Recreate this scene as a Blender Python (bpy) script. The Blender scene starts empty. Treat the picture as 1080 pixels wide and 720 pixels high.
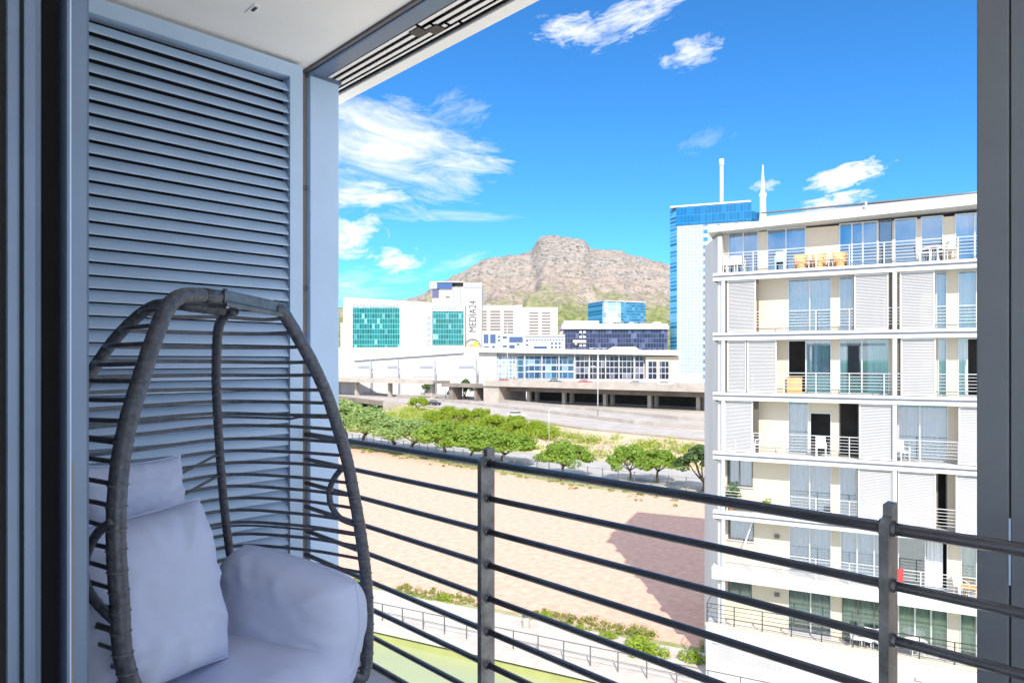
import bpy, bmesh, math, random
from mathutils import Vector, Matrix, noise
random.seed(7)
SC = bpy.context.scene
COL = SC.collection
R = math.radians
E = 16.5                      # eye height above the street
F = 700.0                     # focal length in photo pixels (1080 wide)
HOR = 380.0                   # horizon row

# ------------------------------------------------------------------ camera
cam = bpy.data.cameras.new('camera'); camo = bpy.data.objects.new('camera', cam); COL.objects.link(camo)
camo.location = (0, 0, E); camo.rotation_euler = (R(90), 0, 0)
cam.sensor_width = 36; cam.lens = F / 1080 * 36; cam.shift_y = 20 / 1080
cam.clip_start = 0.02; cam.clip_end = 30000
SC.camera = camo

# ------------------------------------------------------------------ sun, sky, exposure
SUN_EL = R(41.9)
sx, sy = 0.0627, -0.998
sl = bpy.data.lights.new('sun', 'SUN'); so = bpy.data.objects.new('sun', sl); COL.objects.link(so)
sl.energy = 2.35; sl.angle = R(0.53); sl.color = (1.0, 0.93, 0.82)
tdir = Vector((-sx * math.cos(SUN_EL), -sy * math.cos(SUN_EL), -math.sin(SUN_EL)))
so.rotation_euler = tdir.to_track_quat('-Z', 'Y').to_euler(); so.location = (0, -20, 60)

vs = SC.view_settings
vs.view_transform = 'Standard'; vs.look = 'None'; vs.gamma = 1; vs.use_curve_mapping = False
vs.exposure = 1.5
SC.cycles.max_bounces = 8; SC.cycles.diffuse_bounces = 5; SC.cycles.glossy_bounces = 3; SC.cycles.transparent_max_bounces = 12
SC.cycles.use_denoising = True
SC.cycles.caustics_reflective = False; SC.cycles.caustics_refractive = False
SC.cycles.sample_clamp_indirect = 8

W = bpy.data.worlds.new('World'); SC.world = W; W.use_nodes = True
nt = W.node_tree; nt.nodes.clear()
def N(tree, typ, **kw):
    n = tree.nodes.new(typ)
    for k, v in kw.items(): setattr(n, k, v)
    return n
def link(tree, a, b): tree.links.new(a, b)
def math_node(tree, op, a, b=None, clamp=False):
    n = N(tree, 'ShaderNodeMath', operation=op); n.use_clamp = clamp
    for i, x in enumerate((a, b)):
        if x is None: continue
        if isinstance(x, (int, float)): n.inputs[i].default_value = x
        else: link(tree, x, n.inputs[i])
    return n.outputs[0]

SKY_STRENGTH = 0.115
sky = N(nt, 'ShaderNodeTexSky', sky_type='NISHITA'); sky.sun_disc = False
sky.sun_elevation = SUN_EL; sky.sun_rotation = math.atan2(sx, sy)
sky.altitude = 100; sky.air_density = 1.0; sky.dust_density = 0.25; sky.ozone_density = 2.0
hs = N(nt, 'ShaderNodeHueSaturation'); hs.inputs['Saturation'].default_value = 1.12; hs.inputs['Value'].default_value = 1.0
link(nt, sky.outputs[0], hs.inputs['Color'])
tc = N(nt, 'ShaderNodeTexCoord')
sep = N(nt, 'ShaderNodeSeparateXYZ'); link(nt, tc.outputs['Generated'], sep.inputs[0])
az = math_node(nt, 'ARCTAN2', sep.outputs[0], sep.outputs[1])
el = math_node(nt, 'ARCSINE', sep.outputs[2])
pv = N(nt, 'ShaderNodeCombineXYZ'); link(nt, az, pv.inputs[0]); link(nt, el, pv.inputs[1])
def azel(u, v):
    return math.atan((u - 540) / F), math.atan((HOR - v) / math.hypot(F, u - 540))
# clouds: direction in the sky (azimuth, elevation), half sizes in degrees, slant, texture stretch, detail, density
def cloud(u0, v0, rx, ry, rot, sxn, syn, gain, thr, rough=0.62, seed=0.0, op=1.0):
    a, e = azel(u0, v0)
    mp = N(nt, 'ShaderNodeMapping', vector_type='TEXTURE')
    mp.inputs['Location'].default_value = (a, e, 0); mp.inputs['Rotation'].default_value = (0, 0, R(rot))
    mp.inputs['Scale'].default_value = (R(rx), R(ry), 1)
    link(nt, pv.outputs[0], mp.inputs['Vector'])
    ln = N(nt, 'ShaderNodeVectorMath', operation='LENGTH'); link(nt, mp.outputs[0], ln.inputs[0])
    m = math_node(nt, 'SUBTRACT', 1.0, ln.outputs['Value'], True)
    m = math_node(nt, 'POWER', m, 0.55)
    m2 = N(nt, 'ShaderNodeMapping'); m2.inputs['Scale'].default_value = (sxn, syn, 1); m2.inputs['Location'].default_value = (seed, seed * 1.7, seed * .3)
    link(nt, mp.outputs[0], m2.inputs['Vector'])
    nz = N(nt, 'ShaderNodeTexNoise'); nz.inputs['Scale'].default_value = 1.0; nz.inputs['Detail'].default_value = 9; nz.inputs['Roughness'].default_value = rough
    nz.inputs['Distortion'].default_value = 0.5
    link(nt, m2.outputs[0], nz.inputs['Vector'])
    nv = math_node(nt, 'MULTIPLY', math_node(nt, 'SUBTRACT', nz.outputs['Fac'], .5), thr)
    s = math_node(nt, 'SUBTRACT', math_node(nt, 'ADD', m, nv), .50)
    s = math_node(nt, 'MULTIPLY', s, gain, True)
    return math_node(nt, 'MULTIPLY', s, op)
CL = [  # u, v, half width, half height (degrees), slant, texture, gain, erosion, roughness, seed, opacity
    cloud(400, 160, 13, 5.6, -7, 1.5, 2.4, 1.7, 2.2, .66, 1.3, .95),
    cloud(465, 170, 7.5, 2.6, -3, 1.5, 2.4, 1.7, 2.2, .66, 4.4, .9),
    cloud(330, 140, 10, 6.5, -4, 1.8, 4.0, 1.5, 2.4, .62, 4.3, .85),
    cloud(388, 207, 5.2, 1.8, 2, 1.8, 2.6, 2.0, 1.9, .62, 2.1, .9),
    cloud(480, 228, 9.5, .8, 0, 2.2, 2.2, 1.2, 1.4, .6, 7.7, .6),
    cloud(366, 250, 4.0, 2.6, 8, 1.9, 2.0, 2.6, 1.9, .62, 9.2, .95),
    cloud(420, 275, 3.4, 1.5, 4, 1.9, 1.7, 3.0, 1.7, .62, 11.9, .95),
    cloud(485, 277, 3.6, 1.0, 14, 2.0, 1.7, 1.2, 1.6, .62, 12.8, .6),
    cloud(372, 303, 7.5, 2.2, 4, 1.8, 2.6, 1.2, 2.0, .62, 3.9, .8),
    cloud(658, 24, 7.6, 1.7, 15, 2.4, 2.6, 1.8, 2.3, .66, 15.3, .9),
    cloud(606, 32, 4.4, 1.7, -2, 2.2, 2.4, 1.8, 2.2, .66, 16.1, .85),
    cloud(726, 56, 3.6, 1.5, 8, 2.2, 2.2, 1.7, 2.1, .66, 18.4, .85),
    cloud(893, 186, 4.1, 1.25, 10, 2.6, 2.0, 3.4, 1.7, .62, 21.2, .97),
    cloud(880, 214, 4.0, 1.0, 6, 2.6, 1.8, 3.0, 1.7, .62, 23.7, .95),
    cloud(480, 122, 5.0, 2.2, 22, 2.0, 2.6, 1.0, 2.4, .66, 27.3, .5),
    cloud(806, 196, 1.6, .7, 6, 2.2, 1.7, 1.8, 2.0, .62, 29.3, .6),
    cloud(745, 148, 3.2, 1.1, 12, 2.2, 1.9, .8, 2.0, .62, 31.3, .35),
    cloud(120, 250, 22, 9, 0, 3.2, 4.0, 2.0, 2.4, .62, 33.3, .9),
    cloud(1400, 230, 22, 7, 0, 4.2, 4.0, 2.0, 2.4, .62, 37.3, .9),
]
cf = CL[0]
for c in CL[1:]: cf = math_node(nt, 'MAXIMUM', cf, c)
up = math_node(nt, 'GREATER_THAN', sep.outputs[2], 0.0)
cf = math_node(nt, 'MULTIPLY', cf, up)
cf = math_node(nt, 'MULTIPLY', cf, .96)
cm = N(nt, 'ShaderNodeMix', data_type='RGBA'); link(nt, cf, cm.inputs['Factor'])
tint = N(nt, 'ShaderNodeMix', data_type='RGBA', blend_type='MULTIPLY'); tint.inputs['Factor'].default_value = 1; link(nt, hs.outputs[0], tint.inputs['A']); tint.inputs['B'].default_value = (.20, .49, .70, 1)
link(nt, tint.outputs['Result'], cm.inputs['A']); cm.inputs['B'].default_value = (3.6, 3.7, 3.9, 1)
# unseen bright cloud added overhead and behind the house to lift the shade
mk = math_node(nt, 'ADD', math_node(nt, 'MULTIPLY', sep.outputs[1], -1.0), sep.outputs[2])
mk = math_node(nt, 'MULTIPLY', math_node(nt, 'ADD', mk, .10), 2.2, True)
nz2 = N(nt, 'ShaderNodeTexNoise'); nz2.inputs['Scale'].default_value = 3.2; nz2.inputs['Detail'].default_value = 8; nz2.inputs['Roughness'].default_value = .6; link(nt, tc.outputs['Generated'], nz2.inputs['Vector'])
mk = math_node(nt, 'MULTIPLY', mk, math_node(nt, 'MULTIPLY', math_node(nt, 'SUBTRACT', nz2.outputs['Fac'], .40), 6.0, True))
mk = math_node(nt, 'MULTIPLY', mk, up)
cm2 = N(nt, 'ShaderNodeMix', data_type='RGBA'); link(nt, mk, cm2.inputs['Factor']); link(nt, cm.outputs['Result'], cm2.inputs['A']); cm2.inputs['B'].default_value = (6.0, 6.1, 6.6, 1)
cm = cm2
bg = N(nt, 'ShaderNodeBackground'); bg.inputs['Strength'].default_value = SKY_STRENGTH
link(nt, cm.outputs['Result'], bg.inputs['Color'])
wo = N(nt, 'ShaderNodeOutputWorld'); link(nt, bg.outputs[0], wo.inputs['Surface'])

# ------------------------------------------------------------------ materials
def mat(name, col, rough=.6, metal=0.0, var=0.0, vscale=3.0, bump=0.0, bscale=40.0, col2=None, stretch=None, spec=.5, detail=6):
    m = bpy.data.materials.new(name); m.use_nodes = True
    t = m.node_tree; b = t.nodes['Principled BSDF']
    b.inputs['Roughness'].default_value = rough; b.inputs['Metallic'].default_value = metal
    b.inputs['Specular IOR Level'].default_value = spec
    b.inputs['Base Color'].default_value = (*col, 1)
    geo = N(t, 'ShaderNodeNewGeometry')
    src = geo.outputs['Position']
    if stretch:
        mp = N(t, 'ShaderNodeMapping'); mp.inputs['Scale'].default_value = stretch; link(t, src, mp.inputs[0]); src = mp.outputs[0]
    if var or col2:
        nz = N(t, 'ShaderNodeTexNoise'); nz.inputs['Scale'].default_value = vscale; nz.inputs['Detail'].default_value = detail; nz.inputs['Roughness'].default_value = .62
        link(t, src, nz.inputs['Vector'])
        rp = N(t, 'ShaderNodeValToRGB'); link(t, nz.outputs['Fac'], rp.inputs[0])
        c2 = col2 if col2 else tuple(c * (1 - var) for c in col)
        rp.color_ramp.elements[0].position = .34; rp.color_ramp.elements[1].position = .66
        rp.color_ramp.elements[0].color = (*c2, 1); rp.color_ramp.elements[1].color = (*[min(1, c * (1 + var * .35)) for c in col], 1)
        link(t, rp.outputs[0], b.inputs['Base Color'])
    if bump:
        nb = N(t, 'ShaderNodeTexNoise'); nb.inputs['Scale'].default_value = bscale; nb.inputs['Detail'].default_value = 5
        link(t, src, nb.inputs['Vector'])
        bn = N(t, 'ShaderNodeBump'); bn.inputs['Strength'].default_value = bump; bn.inputs['Distance'].default_value = .02
        link(t, nb.outputs['Fac'], bn.inputs['Height']); link(t, bn.outputs[0], b.inputs['Normal'])
    return m

def leaf_mat(name, c1, c2, trans=.25):
    m = mat(name, c1, .55, 0, 0, 1.1, col2=c2)
    t = m.node_tree; b = t.nodes['Principled BSDF']
    oi = N(t, 'ShaderNodeTexNoise'); oi.inputs['Scale'].default_value = .5
    tr = N(t, 'ShaderNodeBsdfTranslucent'); mx = N(t, 'ShaderNodeMixShader'); mx.inputs[0].default_value = trans
    tr.inputs[0].default_value = (c1[0] * 1.3, c1[1] * 1.4, c1[2], 1)
    out = t.nodes['Material Output']
    link(t, b.outputs[0], mx.inputs[1]); link(t, tr.outputs[0], mx.inputs[2]); link(t, mx.outputs[0], out.inputs['Surface'])
    return m

def pane_mat(name, tint, gloss=.2):
    m = bpy.data.materials.new(name); m.use_nodes = True
    t = m.node_tree; t.nodes.clear()
    tr = N(t, 'ShaderNodeBsdfTransparent'); tr.inputs[0].default_value = (*tint, 1)
    gl = N(t, 'ShaderNodeBsdfGlossy'); gl.inputs['Roughness'].default_value = .02; gl.inputs[0].default_value = (.9, .95, 1, 1)
    lw = N(t, 'ShaderNodeLayerWeight'); lw.inputs['Blend'].default_value = .35
    f = math_node(t, 'MULTIPLY', lw.outputs['Fresnel'], .8); f = math_node(t, 'ADD', f, gloss, True)
    mx = N(t, 'ShaderNodeMixShader'); link(t, f, mx.inputs[0]); link(t, tr.outputs[0], mx.inputs[1]); link(t, gl.outputs[0], mx.inputs[2])
    o = N(t, 'ShaderNodeOutputMaterial'); link(t, mx.outputs[0], o.inputs['Surface'])
    return m

def grid_glass(name, c_glass, c_frame, du, dz, wu=.1, wz=.1, axis=(1, 0), rough=.08, c_alt=None, alt=.5, metal=.0, lo=.55):
    """curtain wall: panes of du x dz metres set in thin frame lines, some panes with blinds of another colour"""
    m = bpy.data.materials.new(name); m.use_nodes = True
    t = m.node_tree; b = t.nodes['Principled BSDF']
    geo = N(t, 'ShaderNodeNewGeometry')
    dot = N(t, 'ShaderNodeVectorMath', operation='DOT_PRODUCT'); dot.inputs[1].default_value = (axis[0], axis[1], 0); link(t, geo.outputs['Position'], dot.inputs[0])
    sp = N(t, 'ShaderNodeSeparateXYZ'); link(t, geo.outputs['Position'], sp.inputs[0])
    uu = math_node(t, 'DIVIDE', dot.outputs['Value'], du); zz = math_node(t, 'DIVIDE', sp.outputs[2], dz)
    fu = math_node(t, 'FRACT', uu); fz = math_node(t, 'FRACT', zz)
    lu = math_node(t, 'LESS_THAN', fu, wu); lz = math_node(t, 'LESS_THAN', fz, wz)
    fr = math_node(t, 'MAXIMUM', lu, lz)
    iu = math_node(t, 'FLOOR', uu); iz = math_node(t, 'FLOOR', zz)
    cb = N(t, 'ShaderNodeCombineXYZ'); link(t, iu, cb.inputs[0]); link(t, iz, cb.inputs[1])
    wn = N(t, 'ShaderNodeTexWhiteNoise', noise_dimensions='2D'); link(t, cb.outputs[0], wn.inputs['Vector'])
    cr = N(t, 'ShaderNodeValToRGB'); link(t, wn.outputs['Value'], cr.inputs[0])
    cr.color_ramp.elements[0].color = (*[c * lo for c in c_glass], 1); cr.color_ramp.elements[1].color = (*c_glass, 1)
    if c_alt:
        e3 = cr.color_ramp.elements.new(min(.97, 1 - alt)); e3.color = (*c_glass, 1)
        cr.color_ramp.elements[-1].color = (*c_alt, 1)
    mx = N(t, 'ShaderNodeMix', data_type='RGBA'); link(t, fr, mx.inputs['Factor']); link(t, cr.outputs[0], mx.inputs['A']); mx.inputs['B'].default_value = (*c_frame, 1)
    link(t, mx.outputs['Result'], b.inputs['Base Color'])
    rg = math_node(t, 'MULTIPLY', fr, .5); rg = math_node(t, 'ADD', rg, rough); link(t, rg, b.inputs['Roughness'])
    b.inputs['Metallic'].default_value = metal
    return m

M = {}
M['alu'] = mat('powder coated aluminium', (.45, .60, .80), .42, .0, .05, 5)
M['alu_dark'] = mat('grey powder coat', (.135, .148, .172), .45, .0, .10, 4, .03, 300)
M['alu_door'] = mat('door aluminium', (.13, .185, .28), .32, .25, .08, 6)
M['rubber'] = mat('black brush seal', (.008, .008, .009), .9)
M['white_soffit'] = mat('white soffit paint', (.88, .86, .82), .6, 0, .04, 2.5, .02, 90)
M['gap_shade'] = mat('gap shade black', (.014, .014, .016), .9)  # black that stands for shade in the louvre gaps and track slots
M['steel'] = mat('painted steel rail', (.09, .09, .10), .26, .5, .25, 9, .05, 120)
M['post_steel'] = mat('weathered flat steel', (.19, .19, .195), .45, .5, .45, 14, .10, 90)
M['floor'] = mat('balcony tiles', (.60, .60, .61), .5, 0, .15, 4)
M['room_white'] = mat('room paint', (.75, .74, .72), .7, 0, .03, 2)
M['rattan'] = mat('synthetic rattan', (.088, .098, .125), .24, 0, .45, 60, .12, 200)
M['rattan_strand'] = mat('rattan strand', (.12, .125, .145), .36, 0, .35, 40)
M['bracket'] = mat('bare steel bracket', (.17, .175, .19), .3, .7, .3, 30)
M['black_plastic'] = mat('black plastic', (.012, .012, .013), .4)
M['cushion'] = mat('pale cushion fabric', (.53, .585, .77), .9, 0, .05, 5, .16, 900, spec=.2)
M['glass_door'] = pane_mat('door glass', (.75, .8, .85), .15)
# far things
M['white_paint'] = mat('white facade paint', (.56, .555, .545), .65, 0, .12, .9, stretch=(1, 1, .15))
M['white_band'] = mat('white slab edge', (.56, .56, .57), .55, 0, .13, 1.6, stretch=(1, 1, .2))
M['groove'] = mat('slab edge groove', (.28, .30, .36), .6)
M['beige'] = mat('cream render', (.60, .52, .41), .8, 0, .05, .9)
M['shutter'] = mat('louvre shutter', (.40, .40, .41), .5, 0, .05, .8)
M['dark_gap'] = mat('dark recess', (.10, .085, .075), .7)
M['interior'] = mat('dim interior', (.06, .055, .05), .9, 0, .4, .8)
M['alu_frame'] = mat('anodised frame', (.55, .56, .58), .4, .3)
M['dk_frame'] = mat('dark frame', (.13, .12, .12), .5)
M['pane'] = pane_mat('window pane', (.86, .92, .95), .12)
M['pane_blue'] = pane_mat('blue tinted pane', (.70, .79, .87), .22)
M['pane_green'] = pane_mat('green tinted pane', (.86, .93, .89), .12)
M['cur_white'] = mat('white curtain', (.74, .75, .77), .9)
M['cur_teal'] = mat('teal curtain', (.50, .64, .66), .9)
M['cur_blue'] = mat('blue grey curtain', (.62, .68, .74), .9)
M['cur_grey'] = mat('grey blind', (.70, .70, .69), .9)
M['cur_green'] = mat('green curtain', (.68, .71, .66), .9)
M['cur_tan'] = mat('tan curtain', (.70, .66, .56), .9)
M['rail_white'] = mat('pale steel rail', (.60, .61, .63), .4, .3)
M['roof_metal'] = mat('zinc roof', (.42, .43, .47), .45, .3, .15, .5)
M['sand'] = mat('red sand', (.665, .425, .325), .95, 0, 0, 1.6, .6, 9, col2=(.53, .315, .23), detail=15)
M['verge'] = mat('dry verge', (.40, .34, .22), .95, 0, 0, .5, .3, 3, col2=(.20, .24, .07), detail=10)
M['earth'] = mat('city ground', (.42, .38, .33), .95, 0, .25, .02)
M['bank'] = mat('dry embankment', (.52, .39, .31), .95, 0, 0, .16, .4, 2, col2=(.44, .36, .22), detail=10)
M['asphalt'] = mat('sun bleached asphalt', (.38, .345, .32), .9, 0, .18, .25, .1, 8)
M['street'] = mat('street asphalt', (.38, .37, .355), .9, 0, .2, .3, .1, 8)
M['paving'] = mat('pale paving', (.50, .455, .41), .85, 0, .16, 1.2, .15, 9)
M['concrete'] = mat('concrete', (.45, .40, .355), .85, 0, .2, .3, .1, 3)
M['concrete_dk'] = mat('dark concrete', (.24, .205, .18), .9, 0, .3, .2)  # darker concrete; under the decks this tone is painted-in shade
M['paint_line'] = mat('road paint', (.75, .75, .73), .7)
M['olive_tone'] = mat('algae on canal wall', (.36, .37, .14), .9, 0, 0, .6, col2=(.29, .31, .11))  # mottled olive colour over the whole canal wall
wm = mat('canal water', (.37, .40, .24), .2, 0, 0, .12, .12, 2.5, col2=(.33, .37, .19)); M['water'] = wm
M['bark'] = mat('bark', (.13, .10, .07), .9, 0, .4, 6, .4, 20)
M['leaf_a'] = leaf_mat('street tree leaves', (.27, .38, .05), (.16, .27, .035), .42)
M['leaf_b'] = leaf_mat('pale tree leaves', (.35, .44, .17), (.21, .31, .10), .42)
M['leaf_c'] = leaf_mat('yellow green shrub', (.34, .42, .035), (.22, .31, .03), .42)
M['leaf_d'] = leaf_mat('dark tree leaves', (.09, .16, .04), (.05, .10, .03))
M['grass'] = leaf_mat('weeds', (.26, .27, .05), (.15, .20, .035))

# ------------------------------------------------------------------ mesh helper
class MB:
    def __init__(s, o=(0, 0, 0), ux=(1, 0, 0), uy=(0, 1, 0)):
        s.v = []; s.f = []; s.o = Vector(o); s.ux = Vector(ux); s.uy = Vector(uy); s.uz = Vector((0, 0, 1)); s.smooth = False
    def w(s, p): return s.o + s.ux * p[0] + s.uy * p[1] + s.uz * p[2]
    def poly(s, pts):
        i = len(s.v); s.v += [s.w(p) for p in pts]; s.f.append(tuple(range(i, i + len(pts)))); return s
    def hexa(s, p):
        i = len(s.v); s.v += [s.w(q) for q in p]
        s.f += [tuple(i + k for k in q) for q in ((0, 3, 2, 1), (4, 5, 6, 7), (0, 1, 5, 4), (1, 2, 6, 5), (2, 3, 7, 6), (3, 0, 4, 7))]
        return s
    def box(s, x0, x1, y0, y1, z0, z1):
        return s.hexa([(x0, y0, z0), (x1, y0, z0), (x1, y1, z0), (x0, y1, z0), (x0, y0, z1), (x1, y0, z1), (x1, y1, z1), (x0, y1, z1)])
    def prism(s, pts, z0, z1):
        n = len(pts); i = len(s.v)
        s.v += [s.w((p[0], p[1], z0)) for p in pts] + [s.w((p[0], p[1], z1)) for p in pts]
        s.f.append(tuple(range(i + n - 1, i - 1, -1))); s.f.append(tuple(range(i + n, i + 2 * n)))
        for k in range(n):
            l = (k + 1) % n; s.f.append((i + k, i + l, i + n + l, i + n + k))
        return s
    def extr(s, sec, axis_pts):
        """sweep a section of (y,z) along x from x0 to x1"""
        x0, x1 = axis_pts; n = len(sec); i = len(s.v)
        s.v += [s.w((x0, q[0], q[1])) for q in sec] + [s.w((x1, q[0], q[1])) for q in sec]
        s.f.append(tuple(range(i, i + n))); s.f.append(tuple(range(i + 2 * n - 1, i + n - 1, -1)))
        for k in range(n):
            l = (k + 1) % n; s.f.append((i + l, i + k, i + n + k, i + n + l))
        return s
    def tube(s, pts, r, seg=10, closed=False, wrap=0.0, pitch=.03, flat=1.0):
        P = [s.w(p) for p in pts]; n = len(P)
        rad = r if callable(r) else (lambda t: r)
        def tan(k):
            if closed: return (P[(k + 1) % n] - P[k - 1]).normalized()
            return (P[min(k + 1, n - 1)] - P[max(k - 1, 0)]).normalized()
        t0 = tan(0); ref = Vector((0, 0, 1)) if abs(t0.z) < .9 else Vector((1, 0, 0))
        nn = (ref - t0 * ref.dot(t0)).normalized(); L = 0; i = len(s.v)
        for k in range(n):
            t = tan(k); nn = (nn - t * nn.dot(t)).normalized(); bb = t.cross(nn)
            if k: L += (P[k] - P[k - 1]).length
            for j in range(seg):
                a = 2 * math.pi * j / seg
                rr = rad(k / max(1, n - 1))
                if wrap:
                    ph = (L / pitch + j / seg) % 1.0
                    rr *= 1 + wrap * (1 - min(1, ph * 3.0)) * (1 if ph > .07 else ph / .07)
                s.v.append(P[k] + nn * (math.cos(a) * rr) + bb * (math.sin(a) * rr * flat))
        for k in range(n if closed else n - 1):
            for j in range(seg):
                l = (j + 1) % seg; a = i + k * seg; b = i + ((k + 1) % n) * seg
                s.f.append((a + j, a + l, b + l, b + j))
        if not closed:
            s.f.append(tuple(i + j for j in range(seg - 1, -1, -1))); s.f.append(tuple(i + (n - 1) * seg + j for j in range(seg)))
        return s
    def build(s, name, m, parent=None, label=None, cat=None, group=None, kind=None, smooth=None, bevel=0, origin=None, recalc=True):
        vs_ = s.v
        if parent is not None: base = Vector(parent['_base'])
        elif origin is not None: base = Vector(origin)
        else:
            xs = [p.x for p in vs_]; ys = [p.y for p in vs_]; zs = [p.z for p in vs_]
            base = Vector(((min(xs) + max(xs)) / 2, (min(ys) + max(ys)) / 2, min(zs)))
        me = bpy.data.meshes.new(name); me.from_pydata([tuple(p - base) for p in vs_], [], s.f); me.update()
        if recalc:
            bm = bmesh.new(); bm.from_mesh(me); bmesh.ops.recalc_face_normals(bm, faces=bm.faces)
            if bevel:
                bmesh.ops.bevel(bm, geom=list(bm.edges), offset=bevel, segments=2, affect='EDGES', profile=.6)
            bm.to_mesh(me); bm.free()
        me.materials.append(m)
        if smooth if smooth is not None else s.smooth:
            for p in me.polygons: p.use_smooth = True
        o = bpy.data.objects.new(name, me); COL.objects.link(o)
        if parent is not None:
            o.parent = parent
            if parent.get('_sub'): pass
            o['_base'] = tuple(base)
        else:
            o.location = base; o['_base'] = tuple(base)
        tag(o, label, cat, group, kind)
        return o
def tag(o, label=None, cat=None, group=None, kind=None):
    for k, v in (('label', label), ('category', cat), ('group', group), ('kind', kind)):
        if v: o[k] = v
    return o
def empty(name, loc, label=None, cat=None, group=None, kind=None):
    o = bpy.data.objects.new(name, None); COL.objects.link(o); o.location = loc; o['_base'] = tuple(loc); o.empty_display_size = .2
    return tag(o, label, cat, group, kind)
def copy_tree(o, loc=None, rz=None, scale=None, label=None, parent=None):
    c = o.copy(); COL.objects.link(c)
    if parent is not None: c.parent = parent
    if loc is not None: c.location = loc
    if rz is not None: c.rotation_euler.z = rz
    if scale is not None: c.scale = (scale,) * 3 if isinstance(scale, (int, float)) else scale
    if label: c['label'] = label
    for ch in list(o.children): copy_tree(ch, parent=c)
    return c
ORD = ['first', 'second', 'third', 'fourth', 'fifth', 'sixth', 'seventh', 'eighth', 'ninth', 'tenth', 'eleventh', 'twelfth', 'thirteenth', 'fourteenth', 'fifteenth', 'sixteenth', 'seventeenth', 'eighteenth', 'nineteenth', 'twentieth']
def P(u, v, Y): return Vector(((u - 540) / F * Y, Y, E + (HOR - v) / F * Y))
def G(u, v, z=0.0):
    Y = (E - z) * F / (v - HOR); return Vector(((u - 540) / F * Y, Y, z))
def smooth_path(pts, n):
    """Catmull-Rom through the points"""
    out = []; pts = [Vector(p) for p in pts]
    q = [2 * pts[0] - pts[1]] + pts + [2 * pts[-1] - pts[-2]]
    for i in range(1, len(q) - 2):
        for k in range(n):
            t = k / n; a, b, c, d = q[i - 1], q[i], q[i + 1], q[i + 2]
            out.append(.5 * ((2 * b) + (c - a) * t + (2 * a - 5 * b + 4 * c - d) * t * t + (3 * b - a - 3 * c + d) * t ** 3))
    out.append(pts[-1]); return out
def circle(cx, cy, r, n=16): return [(cx + r * math.cos(2 * math.pi * k / n), cy + r * math.sin(2 * math.pi * k / n)) for k in range(n)]

# =================================================================== OUR BALCONY
S2 = math.sqrt(.5)
BO = (0, 0, E); BN = (S2, S2, 0); BR = (S2, -S2, 0)          # a = outwards, b = along the rail
def BB(): return MB(BO, BN, BR)
def bw(a, b, z): return Vector((S2 * (a + b), S2 * (a - b), E + z))
FLZ, CLZ = -1.30, 1.44
BB().box(.2, 1.60, -3.3, 3, FLZ - .25, FLZ).build('balcony_floor', M['floor'], kind='structure')
BB().box(.2, 1.596, -3.3, 3, CLZ, CLZ + .2).build('balcony_ceiling', M['white_soffit'], kind='structure')
BB().box(-5, .2, -3.3, 3, FLZ - .25, FLZ).build('room_floor', M['floor'], kind='structure')
BB().box(-5, .2, -3.3, 3, CLZ, CLZ + .2).build('room_ceiling', M['white_soffit'], kind='structure')
BB().box(-5, .19, -3.5, -3.3, FLZ - .25, CLZ + .2).build('room_side_wall', M['room_white'], kind='structure')

# louvred side wall
t = empty('louvre_wall', bw(.9, -3.05, FLZ), 'pale grey aluminium louvre wall of horizontal blades behind the hanging egg chair', 'louvre wall')
wb0, wb1, wa0, wa1 = -3.06, -3.0, .05, 1.556
m = BB().box(wa1 - .065, wa1, wb0, wb1 + .012, FLZ, CLZ - .02)
m.box(wa0, wa0 + .06, wb0, wb1 + .012, FLZ, CLZ - .02)
m.box(wa0 + .06, wa1 - .065, wb0, wb1 + .012, CLZ - .085, CLZ - .02); m.box(wa0 + .06, wa1 - .065, wb0, wb1 + .012, FLZ, FLZ + .08)
m.build('frame', M['alu'], t)
m = BB(); z = CLZ - .108
while z > FLZ + .1:
    a0, a1 = wa0 + .062, wa1 - .067
    sec = [(wb1 + .004, z - .0475), (wb1 + .004, z - .0425), (wb1 - .030, z + .001), (wb1 - .035, z - .0005), (wb1 - .001, z - .0475)]
    i = len(m.v); n = len(sec)
    m.v += [m.w((a0, q[0], q[1])) for q in sec] + [m.w((a1, q[0], q[1])) for q in sec]
    m.f.append(tuple(range(i, i + n))); m.f.append(tuple(range(i + 2 * n - 1, i + n - 1, -1)))
    for k in range(n):
        l = (k + 1) % n; m.f.append((i + l, i + k, i + n + k, i + n + l))
    z -= .0527
m.build('slat', M['alu'], t)
BB().box(wa0 + .06, wa1 - .065, -3.075, -3.062, FLZ, CLZ - .02).build('gap_shade_sheet', M['gap_shade'], t)  # added sheet, coloured dark for the shade between the open blades

# corner column
t = empty('corner_column', bw(1.7, -3.14, FLZ), 'pale grey square corner column between the louvre wall and the open view', 'column')
BB().box(1.62, 1.78, -3.25, -3.035, FLZ - .25, CLZ - .001).build('shaft', M['alu'], t, bevel=.006)
BB().box(1.612, 1.79, -3.26, -3.027, CLZ - .03, CLZ - .004).build('cap', M['alu_door'], t)
for zz in (.86, .36, -.4):
    BB().tube([(1.575, -3.07, zz), (1.622, -3.07, zz)], .011, 10).build('bolt', M['dk_frame'], t)
BB().box(1.45, 1.62, -3.245, -3.07, FLZ, CLZ - .004).build('infill_strip', M['concrete_dk'], t)

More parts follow.
